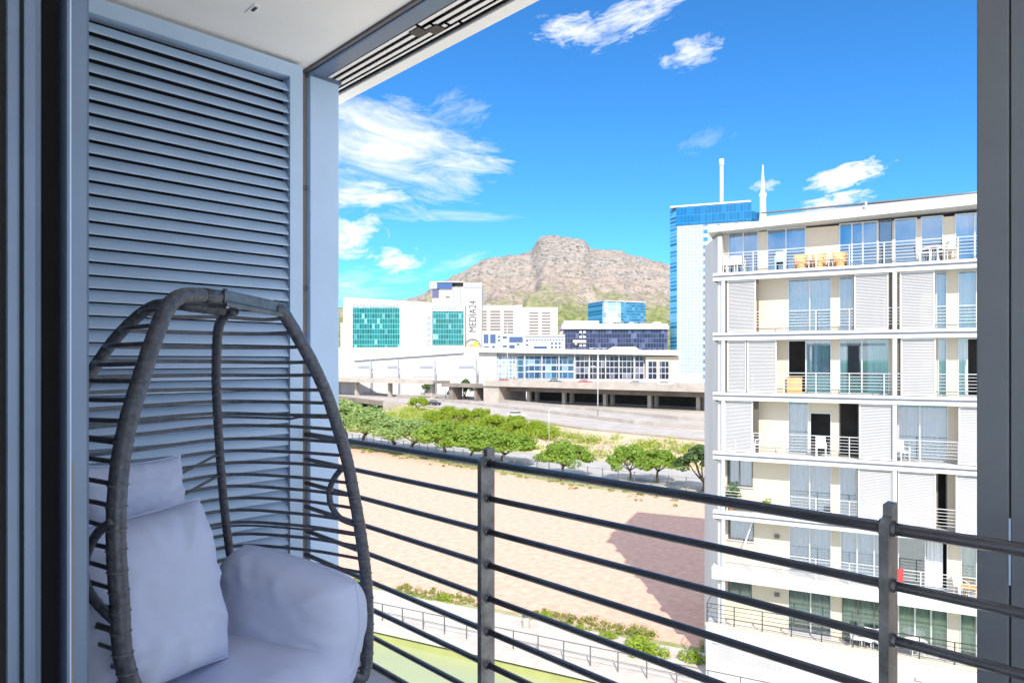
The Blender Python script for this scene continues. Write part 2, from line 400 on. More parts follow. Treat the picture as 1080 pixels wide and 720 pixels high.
# overhead beam and screen track
t = empty('screen_track', bw(1.75, -.5, CLZ), 'overhead slotted shutter track and fascia along the balcony edge', 'shutter track')
BB().box(1.598, 1.612, -3.3, 3, CLZ - .012, CLZ + .2).build('dark_trim', M['dk_frame'], t)  # narrow dark trim along the ceiling edge
BB().box(1.614, 1.70, -3.3, 3, CLZ - .02, CLZ + .2).build('beam', M['alu_door'], t, bevel=.01)
m = BB()
for k, aa in enumerate((1.712, 1.752, 1.792, 1.826)):
    wdt = .019 if k < 3 else .011
    m.box(aa, aa + wdt, -3.3, -2.30 + .05 * k, CLZ - .012, CLZ - .009); m.box(aa, aa + wdt, -2.28 + .05 * k, 3, CLZ - .012, CLZ - .009)
m.build('track_rail', M['white_soffit'], t)
BB().box(1.703, 1.708, -3.3, 3, CLZ - .011, CLZ + .03).box(1.853, 1.86, -3.3, 3, CLZ - .010, CLZ + .03).box(1.702, 1.861, -3.3, 3, CLZ + .031, CLZ + .2).build('track_housing', M['gap_shade'], t)  # housing coloured black so the slots look shaded
m = BB()
for k in (0, 1): m.box(1.745 + .04 * k - .02, 1.79 + .04 * k - .012, -2.36 + .07 * k, -2.29 + .07 * k, CLZ - .018, CLZ + .02)
m.build('track_stop', M['black_plastic'], t)
BB().box(1.862, 1.93, -3.3, 3, CLZ - .02, CLZ + .2).build('fascia', M['white_soffit'], t, bevel=.004)

# ceiling fixing
t = empty('ceiling_fixing', bw(.9, -2.3, CLZ), 'small cut-out with a bare screw fixing in the white balcony ceiling', 'ceiling fixing')
c = P(266, 10, 1.44 * F / 370)
ca, cb_ = (c.x + c.y) * S2, (c.x - c.y) * S2
BB().box(ca - .012, ca + .012, cb_ - .045, cb_ + .05, CLZ - .004, CLZ + .001).build('plate', M['white_soffit'], t)
BB().box(ca - .004, ca + .008, cb_ - .005, cb_ + .035, CLZ - .006, CLZ - .0042).build('slot', M['black_plastic'], t)

# right hand screen panel
t = empty('shutter_post', bw(1.72, .2, FLZ), 'dark grey closed sliding shutter panel beyond the railing', 'shutter panel')
BB().box(1.72, 1.78, -.3035, -.247, FLZ - .2, CLZ - .02).build('stile', M['alu_dark'], t, bevel=.003)
BB().box(1.722, 1.775, -.2445, .75, FLZ - .2, CLZ - .02).build('panel', M['alu_dark'], t, bevel=.002)
BB().box(1.73, 1.77, -.247, -.2445, FLZ - .2, CLZ - .02).build('joint', M['rubber'], t)
m = BB().box(1.7185, 1.7205, -.2475, -.244, -.47, -.33)
m.build('seal_strip', M['alu'], t)

# railing
ra = 1.577
t = empty('balcony_railing', bw(ra, -1, FLZ), 'dark steel balcony railing of round horizontal rails on flat posts', 'railing')
z0 = -.359
for k in range(9):
    zz = z0 - (.005 if k else 0) - .1160 * k
    BB().tube([(ra, -3.0, zz), (ra, 3.0, zz)], .0135 if k == 0 else .0105, 14).build('rail', M['steel'], t, smooth=True)
for bpos in (-1.705, -.436, .835, 2.1):
    m = BB()
    m.extr([(bpos - .009, 0)], (0, 0)) if False else None
    # flat bar, top cut on the slant
    p0, p1 = ra - .032, ra + .032
    m.hexa([(p0, bpos - .0095, FLZ), (p1, bpos - .0095, FLZ), (p1, bpos + .0095, FLZ), (p0, bpos + .0095, FLZ),
            (p0, bpos - .0095, z0 + .012), (p1, bpos - .0095, z0 + .046), (p1, bpos + .0095, z0 + .046), (p0, bpos + .0095, z0 + .012)])
    m.hexa([(p0 + .028, bpos - .0094, z0 + .02), (p1 - .001, bpos - .0094, z0 + .03), (p1 - .001, bpos + .0094, z0 + .03), (p0 + .028, bpos + .0094, z0 + .02),
            (p0 + .028, bpos - .0094, z0 + .050), (p1 - .001, bpos - .0094, z0 + .052), (p1 - .001, bpos + .0094, z0 + .052), (p0 + .028, bpos + .0094, z0 + .050)])
    pst = m.build('post', M['post_steel'], t)
    if bpos < .5:
        for k in range(9):
            zz = z0 - (.005 if k else 0) - .1160 * k
            BB().tube([(ra, bpos - .016, zz), (ra, bpos + .016, zz)], .0185 if k == 0 else .0155, 12).build('collar', M['steel'], pst, smooth=True)
for k in range(0, 9, 2):
    zz = z0 - .1160 * k
    BB().box(ra - .02, ra + .02, -3.02, -2.99, zz - .02, zz + .02).build('wall_bracket', M['dk_frame'], t)

# stacked sliding door leaves
DB = -1.30; DS = .65
def leaf(a0, a1, label, b1=DB, mt='alu_door', bev=.004):
    a0 *= DS; a1 *= DS
    t = empty('sliding_door', bw((a0 + a1) / 2, -2.5, FLZ), label, 'door', 'stacked sliding door leaves')
    BB().box(a0, a1, b1 - .09, b1, FLZ + .02, CLZ - .03).build('stile', M[mt], t, bevel=bev)
    BB().box(a0, a1, -3.0, -2.91, FLZ + .02, CLZ - .03).build('stile', M[mt], t, bevel=.004)
    BB().box(a0 + .001, a1 - .001, -2.91, b1 - .09, FLZ + .02, FLZ + .13).build('bottom_rail', M[mt], t)
    BB().box(a0 + .001, a1 - .001, -2.91, b1 - .09, CLZ - .12, CLZ - .03).build('top_rail', M[mt], t)
    BB().box((a0 + a1) / 2 - .006, (a0 + a1) / 2 + .006, -2.91, b1 - .09, FLZ + .13, CLZ - .12).build('glass', M['glass_door'], t)
    return t
t1 = leaf(.394, .444, 'blue grey sliding door leaf, outermost of the stack, next to the egg chair')
BB().box(.4005 * DS, .4035 * DS, DB - .001, DB + .0015, FLZ + .02, CLZ - .03).build('edge_bead', M['alu'], t1)
BB().box(.405 * DS, .409 * DS, DB - .001, DB + .0012, FLZ + .02, -.17).build('seal_strip', M['concrete_dk'], t1)
t2 = leaf(.303, .343, 'rounded blue grey sliding door leaf in the middle of the stack', DB, 'alu_door', .010)
BB().box(.313 * DS, .338 * DS, DB, DB + .006, -.60, -.56).build('latch', M['dk_frame'], t2, bevel=.003)
t3 = leaf(.272, .297, 'thin sliding door leaf, innermost of the stack beside the dark jamb', DB + .001)
t = empty('door_jamb', bw(.3, -2.5, FLZ), 'black recess and brush seals between the stacked sliding door leaves', 'door jamb')
BB().box(.3445 * DS, .3925 * DS, -3.0, DB - .06, FLZ, CLZ).build('brush_seal', M['rubber'], t)
BB().box(.2975 * DS, .3025 * DS, -3.0, DB - .004, FLZ, CLZ).build('brush_seal', M['rubber'], t)
BB().box(.10, .271 * DS, -3.0, DB - .015, FLZ, CLZ).build('jamb', M['rubber'], t)

# ------------------------------------------------------------------ hanging egg chair
L0, R0 = Vector((-.876, 1.5, 0)), Vector((-.516, 2.34, 0)); LAT = (R0 - L0).normalized(); BK = Vector((-LAT.y, LAT.x, 0)); FW = -BK
CH0 = (L0 + R0) / 2
def chair_pt(u, v, back):
    """the point seen at (u,v) that lies `back` metres behind the opening plane of the chair"""
    rho = (u - 540) / F; l = L0 + BK * back; d = R0 - L0
    s = (rho * l.y - l.x) / (d.x - rho * d.y); q = l + d * s
    return Vector((q.x, q.y, E + (HOR - v) / F * q.y))
def lean(v): return .12 * max(0.0, min(1.0, (620 - v) / 310)) ** 1.6
hoopL = [chair_pt(u, v, lean(v)) for u, v in ((230, 313.6), (218, 312), (207, 311.2), (195, 311.5), (184, 316), (174, 329), (166, 348), (149, 398), (134, 450), (125.5, 500), (122.5, 560), (126, 630), (136, 715))]
hoopR = [chair_pt(u, v, lean(v)) for u, v in ((290, 325.6), (297, 328), (304, 338), (313, 353), (329, 382), (345, 417), (356, 450), (366, 485), (373, 520), (379.5, 557), (385.5, 604), (388, 655), (383.5, 712))]
def cpos(lat, back, z): q = CH0 + LAT * lat + BK * back; return Vector((q.x, q.y, E + z))
bottom = [cpos(-.30, .02, -1.02), cpos(-.15, .05, -1.13), cpos(0, .06, -1.16), cpos(.16, .05, -1.13), cpos(.32, .02, -1.05)]
hoop = smooth_path(list(hoopL) + bottom + list(reversed(hoopR)), 26)
chair = empty('egg_chair', cpos(0, .25, FLZ), 'dark rattan egg chair with open woven sides and pale grey cushions', 'chair')
MB().tube(hoop, lambda t: .0205, 18, wrap=.05, pitch=.055).build('front_hoop', M['rattan'], chair, smooth=True)
ribC = [chair_pt(u, v, b) for u, v, b in ((247, 328, .17), (238, 332, .22), (231.5, 342, .27), (229, 360, .33), (228, 400, .43), (229.5, 440, .50), (232, 480, .545), (236, 530, .57), (242, 580, .57), (247, 612, .56))]
ribC += [cpos(.24, .50, -.95), cpos(.13, .36, -1.10), cpos(0, .2, -1.17)]
ribL = [chair_pt(u, v, b) for u, v, b in ((236, 326, .17), (205, 323, .20), (186, 321, .235), (165, 322, .28), (150, 330, .33), (135, 343, .375), (120, 359, .42), (106, 378, .455), (92, 400, .48), (75, 440, .52), (60, 490, .555), (52, 545, .57), (50, 600, .57))]
ribL += [cpos(-.25, .50, -.95), cpos(-.14, .36, -1.10), cpos(0, .2, -1.17)]
pC, pL = smooth_path(ribC, 22), smooth_path(ribL, 22)
MB().tube(pC, .0150, 14, wrap=.06, pitch=.036).build('back_rib', M['rattan'], chair, smooth=True)
MB().tube(pL, lambda q: .0165 + .003 * max(0, 1 - q * 9), 14, wrap=.06, pitch=.036).build('back_rib', M['rattan'], chair, smooth=True)
# woven side strands
def at_z(path, z):
    for a, b in zip(path, path[1:]):
        if (a.z - z) * (b.z - z) <= 0 and abs(a.z - b.z) > 1e-6:
            return a.lerp(b, (a.z - z) / (a.z - b.z))
    return None
hl = smooth_path(list(hoopL) + bottom[:3], 16); hr = smooth_path(list(hoopR) + list(reversed(bottom[2:])), 16)
m = MB(); zz = E + .135; k = 0; rnd = random.Random(3)
while zz > E - 1.10:
    q = [at_z(hl, zz + rnd.uniform(-.003, .003)), at_z(pL, zz + rnd.uniform(-.003, .003)), at_z(pC, zz + rnd.uniform(-.003, .003)), at_z(hr, zz + rnd.uniform(-.003, .003))]
    if all(q):
        # push the strand a little outwards between the ribs, as on an egg
        mids = []
        for a, b, amt in ((q[0], q[1], .05), (q[1], q[2], .035), (q[2], q[3], .05)):
            c = (a + b) / 2; out = Vector((c.x - cpos(0, .2, 0).x, c.y - cpos(0, .2, 0).y, 0)).normalized(); c = c + out * amt * min(1, (b - a).length / .4) + Vector((0, 0, rnd.uniform(-.006, .002))); mids.append(c)
        path = smooth_path([q[0], mids[0], q[1], mids[1], q[2], mids[2], q[3]], 6)
        m.tube(path, .0060, 8, flat=.55)
        if k in (7, 16):
            off = Vector((0, 0, -.013)); m.tube([p + off * (1 if 4 < i < 32 else .5) for i, p in enumerate(path)], .0042, 6)
        # knots over the tubes
        for i_, rr in ((0, .0212), (1, .0176), (2, .0154), (3, .0212)):
            kn = []
            for j in range(10):
                a = 2 * math.pi * j / 10; kn.append(q[i_] + Vector((math.cos(a) * rr, math.sin(a) * rr, 0)))
            m.tube(kn, .0024, 6, closed=True)
    zz -= .0465 if zz > E - .9 else .05; k += 1
m.build('weave', M['rattan_strand'], chair, smooth=True)
# a few slack diagonal strands on the back
m = MB()
for z1, z2 in ((-.42, -.34), (-.50, -.42)):
    a, b = at_z(pL, E + z1 - .06), at_z(pC, E + z2); c = (a + b) / 2 + BK * .03 - Vector((0, 0, .03))
    m.tube(smooth_path([a, c, b], 8), .0055, 6, flat=1.4)
m.build('slack_strand', M['rattan_strand'], chair, smooth=True)
# handles on both sides
hR = [chair_pt(u, v, b) for u, v, b in ((366.5, 489, .04), (357, 498, .09), (350, 509, .12), (347.5, 521, .135), (350, 534, .12), (359, 546, .08), (376, 553, .02))]
MB().tube(smooth_path(hR, 10), .0105, 12, wrap=.1, pitch=.025).build('handle', M['rattan'], chair, smooth=True)
hLp = [chair_pt(u, v, b) for u, v, b in ((119, 549, .0), (103, 562, .05), (93, 580, .1), (88, 600, .115), (93, 622, .1), (106, 640, .05), (122, 655, .0))]
MB().tube(smooth_path(hLp, 10), .0105, 12, wrap=.1, pitch=.025).build('handle', M['rattan'], chair, smooth=True)
# hanging bracket: a folded steel plate joining the two hoop ends
pa, pb = chair_pt(231, 313.5, .12), chair_pt(297, 327, .12); dx = (pb - pa).normalized(); dy = Vector((0, 0, 1)).cross(dx).normalized()
m = MB(pa, dx, dy); Lp = (pb - pa).length
m.box(0, Lp, -.0225, .0225, -.018, .0215)
m.box(.004, Lp - .004, -.026, -.0226, -.026, -.010)
m.build('bracket', M['bracket'], chair, bevel=.004)
for xx in (.022, Lp - .026): MB(pa, dx, dy).tube([(xx, 0, -.02), (xx, 0, .028)], .0065, 10).build('bolt', M['black_plastic'], chair)
m = MB(pa, dx, dy)
MB().tube(smooth_path([chair_pt(u, v, .12) for u, v in ((214, 311.6), (223, 312.6), (233, 314))], 4), .0218, 14).build('sleeve', M['black_plastic'], chair, smooth=True)
m = MB(pa, dx, dy); m.tube([(Lp - .012, 0, .0), (Lp + .006, 0, -.001)], .0218, 14); m.build('sleeve', M['black_plastic'], chair, smooth=True)
# low base ring and struts standing on the floor
m = MB(); base_c = cpos(0, .2, FLZ + .02)
m.tube([base_c + Vector((math.cos(a) * .34, math.sin(a) * .34, 0)) for a in [2 * math.pi * k / 40 for k in range(40)]], .018, 12, closed=True)
for k in range(4):
    a = math.pi / 4 + k * math.pi / 2
    m.tube([base_c + Vector((math.cos(a) * .33, math.sin(a) * .33, .0)), base_c + Vector((math.cos(a) * .06, math.sin(a) * .06, .15))], .014, 10)
m.build('base_ring', M['rattan_strand'], chair, smooth=True)

# ------------------------------------------------------------------ cushions
def cushion(name, label, c, ax, ay, w, h, th, group, seed=0, pin=.10, top_round=0.0, power=3.0, Ngrid=44, amp=.006, sag=0.0, disc=0.0):
    """two bulging faces sewn together at the rim, corners pulled out into points, light creases"""
    ax = Vector(ax).normalized(); ay = Vector(ay); ay = (ay - ax * ay.dot(ax)).normalized(); an = ax.cross(ay)
    v = []; f = []
    def pt(i, j, side):
        x = -1 + 2 * i / Ngrid; y = -1 + 2 * j / Ngrid
        # cluster samples towards the rim
        x = math.sin(x * math.pi / 2) * .35 + x * .65; y = math.sin(y * math.pi / 2) * .35 + y * .65
        T = max(0, (1 - abs(x) ** power)) * max(0, (1 - abs(y) ** power)); T = T ** .5
        xx = x * (1 - pin * (1 - y * y) * x * x); yy = y * (1 - pin * (1 - x * x) * y * y)
        if disc:
            xd, yd = xx * math.sqrt(1 - yy * yy / 2), yy * math.sqrt(1 - xx * xx / 2); xx += (xd - xx) * disc; yy += (yd - yy) * disc
        if top_round:
            k = top_round * max(0, yy) ** 2; xx *= 1 - k * abs(xx) ** 1.5 * .5
            yy *= 1 - top_round * .55 * abs(xx) ** 3 * (1 if yy > 0 else .2)
        p3 = Vector((xx * 2.2 + seed * 3.1, yy * 2.2, side * .6 + seed))
        crease = noise.fractal(p3, .9, 2.1, 4) * amp * 1.2
        ang = math.atan2(yy, xx); rr = math.hypot(xx, yy)
        rad = math.sin(ang * 9 + noise.noise(Vector((ang * 2, seed, 0))) * 5) * amp * 1.7 * max(0, rr - .45) * (1.45 - rr if rr < 1.45 else 0) * 2.5
        zz = side * (th / 2 * T) + (crease + rad) * T
        zz += sag * (yy * yy + xx * xx * .5) * th
        return c + ax * (xx * w / 2) + ay * (yy * h / 2) + an * zz
    idx = {}
    for side in (1, -1):
        for i in range(Ngrid + 1):
            for j in range(Ngrid + 1):
                rim = i in (0, Ngrid) or j in (0, Ngrid)
                if rim and side == -1: idx[(i, j, side)] = idx[(i, j, 1)]; continue
                idx[(i, j, side)] = len(v); v.append(pt(i, j, side))
        for i in range(Ngrid):
            for j in range(Ngrid):
                q = (idx[(i, j, side)], idx[(i + 1, j, side)], idx[(i + 1, j + 1, side)], idx[(i, j + 1, side)])
                f.append(q if side == 1 else q[::-1])
    m = MB(); m.v = v; m.f = f
    o = m.build(name, M['cushion'], None, label, 'cushion', group, smooth=True)
    # piped seam round the rim
    rim = [(i, 0) for i in range(Ngrid)] + [(Ngrid, j) for j in range(Ngrid)] + [(i, Ngrid) for i in range(Ngrid, 0, -1)] + [(0, j) for j in range(Ngrid, 0, -1)]
    MB().tube([v[idx[(i, j, 1)]] for i, j in rim], .0042, 6, closed=True).build('piping', M['cushion'], o, smooth=True)
    return o
GC = 'cushions in the egg chair'
up = Vector((0, 0, 1))
def yz(u, v, Y): return P(u, v, Y)
cushion('cushion', 'large square pale cushion propped upright in front of the head pillow', P(148, 634, 1.74), LAT, up * .97 + BK * .22, .48, .48, .26, GC, 1.0, .09, .10, 3.2, amp=.011)
cushion('cushion', 'small head pillow behind the large upright cushion in the egg chair', P(140, 533, 1.96), LAT * .98 - up * .05, up * .95 + BK * .25, .37, .27, .13, GC, 2.4, .10, .0, 3.0, amp=.008)
cushion('cushion', 'plump armrest cushion with rounded corners against the far woven side', P(300, 648, 2.19), FW * .985 - up * .15, up * .97 + LAT * .2, .60, .375, .25, GC, 5.2, .02, .42, 4.5, amp=.006)
sc_ = cpos(.03, .19, -.975)
cushion('cushion', 'round flat seat cushion at the bottom of the egg chair', sc_, LAT, BK, .80, .70, .21, GC, 7.7, .0, .0, 5, amp=.006, disc=.9)

# =================================================================== GROUND, CANAL, ROADS
e2 = Vector((.894, -.448, 0)); e2.normalize(); k2 = Vector((-e2.y, e2.x, 0))
def CC(o=(0, 0, 0)): return MB(o, e2, k2)
D_EDGE = 32.5
# ground: one sheet from the canal edge to the horizon
CC().poly([(-6000, D_EDGE, -.03), (6000, D_EDGE, -.03), (6000, 9000, -.03), (-6000, 9000, -.03)]).build('ground', M['earth'], kind='structure', recalc=False)
CC().poly([(-400, 18, -.5), (400, 18, -.5), (400, D_EDGE + .2, -.5), (-400, D_EDGE + .2, -.5)]).build('canal_water', M['water'], kind='structure', recalc=False)
CC().poly([(-400, -200, -.01), (400, -200, -.01), (400, 21, -.01), (-400, 21, -.01)]).build('quay', mat('pale quay paving', (.68, .66, .62), .85, 0, .1, 1.0), kind='structure', recalc=False)  # unseen quay, made pale to bounce sunlight up to the balcony ceiling
CC().box(-400, 400, D_EDGE, D_EDGE + .35, -1.6, -.035).build('canal_bank', M['olive_tone'], kind='structure')
CC().box(-400, 400, D_EDGE - .06, D_EDGE + .9, -.03, .06).build('canal_kerb', M['paving'], kind='structure')
CC().box(-400, 400, D_EDGE - .065, D_EDGE - .0, -.09, -.032).build('kerb_joint', M['rubber'], kind='structure')
CC().poly([(-400, D_EDGE + .9, 0), (400, D_EDGE + .9, 0), (400, 38.4, 0), (-400, 38.4, 0)]).build('canal_path', M['paving'], kind='structure', recalc=False)
# sand lot
lot_far = [G(u, v) for u, v in ((180, 449), (260, 458), (340, 468), (400, 477), (500, 494), (620, 514), (740, 529), (900, 548))]
pts = [e2 * -130 + k2 * 39.3, e2 * -60 + k2 * 39.6, e2 * -20 + k2 * 39.0, e2 * 0 + k2 * 38.9, e2 * 60 + k2 * 38.9]
lot = [(p.x, p.y, .004) for p in pts] + [(p.x, p.y, .004) for p in reversed(lot_far)]
MB().poly(lot).build('sand_lot', M['sand'], kind='structure', recalc=False)
CC().poly([(-300, 38.4, .002), (300, 38.4, .002), (300, 42, .002), (-300, 42, .002)]).build('verge', M['verge'], kind='structure', recalc=False)
# street behind the lot
def ribbon(near, far, zo=0.0):
    m = MB(); n = len(near)
    m.v = [Vector((p.x, p.y, p.z + zo)) for p in near] + [Vector((p.x, p.y, p.z + zo)) for p in far]
    m.f = [(i, i + 1, n + i + 1, n + i) for i in range(n - 1)]; return m
st_near = [G(u, v) for u, v in ((180, 445), (340, 463.5), (400, 471), (500, 485), (555, 493), (620, 502), (680, 510.5), (740, 518), (900, 534))]
st_far = [G(u, v) for u, v in ((180, 437), (340, 453), (400, 459), (500, 470.5), (555, 477), (620, 484), (680, 491), (740, 497), (900, 513))]
ribbon([p * 1 for p in lot_far][:1] + lot_far[1:], [st_near[0], st_near[0].lerp(st_near[1], .5), st_near[1], st_near[2], st_near[3], st_near[5], st_near[7], st_near[8]], .002).build('roadside_verge', M['verge'], kind='structure', recalc=False)
ribbon(st_near, st_far, .006).build('street', M['street'], kind='structure', recalc=False)
kb = MB()
for a, b in zip(st_near, st_near[1:]):
    d = (b - a).normalized(); nrm = Vector((-d.y, d.x, 0))
    kb.hexa([a - nrm * .18, b - nrm * .18, b, a, a - nrm * .18 + up * .13, b - nrm * .18 + up * .13, b + up * .13, a + up * .13])
kb.build('kerb', M['concrete'], kind='structure')
# upper highway
HZ = 3.2
hn = [Vector(p + (HZ,)) for p in ((-160, 350), (-100, 288), (-63, 246), (-32, 203), (-5.4, 162), (5.1, 145), (13.7, 130), (32, 110.5), (60, 86), (110, 45))]
def offs(path, w):
    out = []
    for i, p in enumerate(path):
        d = (path[min(i + 1, len(path) - 1)] - path[max(i - 1, 0)]).normalized(); out.append(p + Vector((-d.y, d.x, 0)) * w)
    return out
hf = offs(hn, 30)
ribbon(hn, hf).build('highway', M['asphalt'], kind='structure', recalc=False)
ln = MB()
for w_ in (1.0, 4.6, 8.2, 11.8, 18.2, 21.8, 25.4, 29.0):
    r = ribbon(offs(hn, w_), offs(hn, w_ + .18), .006); i = len(ln.v); ln.v += r.v; ln.f += [tuple(i + k for k in q) for q in r.f]
ln.build('road_markings', M['paint_line'], kind='structure', recalc=False)
def barrier(path, h, wd, z0=0.0):
    m = MB(); a = offs(path, -wd / 2); b = offs(path, wd / 2)
    for i in range(len(path) - 1):
        m.hexa([a[i] + up * z0, a[i + 1] + up * z0, b[i + 1] + up * z0, b[i] + up * z0, a[i] + up * (z0 + h), a[i + 1] + up * (z0 + h), b[i + 1] + up * (z0 + h), b[i] + up * (z0 + h)])
    return m
barrier(offs(hn, .2), .8, .3, -.6).build('crash_barrier', M['concrete'], None, 'low concrete parapet on the near side of the ground level highway', 'barrier')
barrier(offs(hn, 15), .8, .4).build('crash_barrier', M['concrete'], None, 'concrete barrier in the median between the highway carriageways', 'barrier')
barrier(offs(hn, 29.8), .8, .3).build('crash_barrier', M['concrete'], None, 'concrete parapet on the far side of the highway, below the viaduct', 'barrier')
# embankment from the street up to the highway
bn0 = [st_far[0], st_far[1], st_far[2], st_far[3], st_far[4], st_far[5], st_far[6], st_far[7], st_far[8]]
import bisect
def resample(path, n):
    d = [0]
    for a, b in zip(path, path[1:]): d.append(d[-1] + (b - a).length)
    out = []
    for k in range(n):
        x = d[-1] * k / (n - 1); i = min(len(path) - 2, max(0, bisect.bisect_right(d, x) - 1)); t_ = (x - d[i]) / max(1e-6, d[i + 1] - d[i]); out.append(path[i].lerp(path[i + 1], t_))
    return out
def bank_pt(s, t_):
    a, b = bankA[s], bankB[s]; q = a.lerp(b, t_)
    f_ = min(1.0, max(0.0, (540 + F * q.x / q.y - 404) / 26)); h = t_ ** .8 * (HZ - .25) * (.06 + .94 * f_ * f_ * (3 - 2 * f_)); q = Vector((q.x, q.y, h + .03))
    q.z += noise.fractal(Vector((q.x * .12, q.y * .12, 1.3)), .8, 2, 4) * .55 * math.sin(math.pi * min(1, t_)) 
    return q
NB = 70
bankA = resample(bn0, NB); bankB = resample(hn[1:], NB)
m = MB()
for i in range(NB):
    for j in range(13): m.v.append(bank_pt(i, j / 12))
for i in range(NB - 1):
    for j in range(12): m.f.append((i * 13 + j, (i + 1) * 13 + j, (i + 1) * 13 + j + 1, i * 13 + j + 1))
m.build('embankment', M['bank'], kind='structure', smooth=True)
# highway bridge at the left end, over a dark underpass
hb = [hn[1].lerp(hn[2], .0), hn[2], hn[2].lerp(hn[3], .72)]
t = empty('highway_bridge', hb[1] - up * HZ, 'concrete bridge carrying the highway over a dark underpass behind the left street trees', 'bridge')
m = MB(); a_, b_ = offs(hb, -.5), offs(hb, 29.5)
for i in range(len(hb) - 1):
    lo, hi = -1.5, -.03
    m.hexa([a_[i] + up * lo, a_[i + 1] + up * lo, b_[i + 1] + up * lo, b_[i] + up * lo, a_[i] + up * hi, a_[i + 1] + up * hi, b_[i + 1] + up * hi, b_[i] + up * hi])
m.build('deck', M['concrete_dk'], t)
q_ = hb[-1]; d_ = (hb[-1] - hb[-2]).normalized(); nn_ = Vector((-d_.y, d_.x, 0))
MB(q_, d_, nn_).box(0, 13, -1.2, 28, -HZ, -.04).build('abutment', M['concrete'], t)
MB(q_, d_, nn_).box(-16, -.1, 6, 7, -HZ, -1.52).build('pier', M['concrete_dk'], t)
MB(q_, d_, nn_).box(-75, -.1, 26, 27, -HZ, -1.52).build('underpass_shade', M['interior'], t)  # added dark sheet that gives the underpass its shade
# raised ground beyond the highway
far_hi = [hf[0] + Vector((0, 0, -.3)), *[p + Vector((0, 0, -.02)) for p in hf[1:-1]], hf[-1]]
m = MB(); n_ = len(hf)
m.v = [p + Vector((0, 0, -.05)) for p in hf] + [p + Vector((300, 420, 0)) for p in hf]
m.f = [(i, i + 1, n_ + i + 1, n_ + i) for i in range(n_ - 1)]
m.build('raised_ground', M['earth'], kind='structure', recalc=False)

# viaduct
VZ = 9.6
def vx(X): return Vector((X, 207.2 - .72 * X, 0))
vdir = Vector((1, -.72, 0)).normalized(); vn = Vector((.72, 1, 0)).normalized()
va = vx(-9.2)
def VV(): return MB(va, vdir, vn)
t = empty('viaduct', vx(20), 'long pale concrete motorway viaduct on paired columns across the middle distance', 'viaduct')
VV().box(0, 190, 0, 16, VZ - 1.1, VZ - .25).build('deck', M['concrete'], t)
VV().box(0, 190, -.25, .05, VZ - 1.3, VZ + .55).build('parapet', M['concrete'], t)
VV().box(0, 190, 15.9, 16.2, VZ - 1.3, VZ + .55).build('parapet', M['concrete'], t)
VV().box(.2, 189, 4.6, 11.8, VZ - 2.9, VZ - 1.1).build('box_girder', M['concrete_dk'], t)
VV().box(-.2, 6.0, .3, 15.5, 2.0, VZ - 1.1).build('abutment', M['concrete'], t)
VV().poly([(0, .05, VZ - .24), (190, .05, VZ - .24), (190, 15.9, VZ - .24), (0, 15.9, VZ - .24)]).build('carriageway', M['asphalt'], t, recalc=False)
for xx in (14, 27, 41, 55, 69, 83, 100, 118):
    for yy in (5.0, 9.6):
        VV().box(xx - .5, xx + .5, yy, yy + 1.2, 1.8, VZ - 2.9).build('column', M['concrete'], t)
# dark sheet standing in for the shade under the viaduct
VV().box(6, 189, 17.5, 18.2, 1.8, VZ - 2.0).build('undercroft_shade', M['interior'], t)
m = VV()
for k in range(95):
    m.tube([(2 * k + .4, -.1, VZ + .55), (2 * k + .4, -.1, VZ + 1.05)], .04, 5)
m.tube([(0, -.1, VZ + 1.05), (190, -.1, VZ + 1.05)], .05, 5)
m.build('guard_rail', M['rail_white'], t)
# thinner flyover on the left
t = empty('flyover', vx(-60), 'thin beige flyover deck on slim columns left of the viaduct', 'viaduct')
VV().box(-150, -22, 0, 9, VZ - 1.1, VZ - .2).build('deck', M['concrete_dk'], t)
VV().box(-150, -22, -.2, .05, VZ - 1.25, VZ + .4).build('parapet', M['concrete'], t)
for xx in (-120, -101, -82, -64, -46, -25):
    VV().box(xx - .5, xx + .5, 2.5, 4, 1.8, VZ - 1.1).build('column', M['concrete'], t)
t = empty('link_bridge', vx(-14), 'short low bridge deck between the flyover and the viaduct abutment', 'bridge')
VV().box(-19, -.3, 1, 8, VZ - 2.0, VZ - .9).build('deck', M['concrete_dk'], t)
VV().box(-16.5, -14.8, 2, 7, 1.8, VZ - 2.0).build('column', M['concrete_dk'], t)
VV().box(-5.5, -4.5, 2, 7, 1.8, VZ - 2.0).build('column', M['concrete_dk'], t)

# =================================================================== TREES AND PLANTS
def leaves(m, centers, n, size, rnd, flatten=.6):
    for _ in range(n):
        c, r = rnd.choice(centers)
        while True:
            d = Vector((rnd.uniform(-1, 1), rnd.uniform(-1, 1), rnd.uniform(-1, 1)))
            if .15 < d.length < 1: break
        d = d.normalized() * (d.length ** .35)
        p = c + Vector((d.x * r, d.y * r, d.z * r * flatten))
        nrm = (Vector((d.x, d.y, d.z + .9)) + Vector((rnd.gauss(0, .5), rnd.gauss(0, .5), rnd.gauss(0, .5)))).normalized()
        a = nrm.orthogonal().normalized(); b = nrm.cross(a); th = rnd.uniform(0, 6.28)
        a, b = a * math.cos(th) + b * math.sin(th), b * math.cos(th) - a * math.sin(th)
        s = size * rnd.uniform(.6, 1.3); i = len(m.v)
        m.v += [p - a * s, p + b * s * .55, p + a * s, p - b * s * .55]; m.f.append((i, i + 1, i + 2, i + 3))
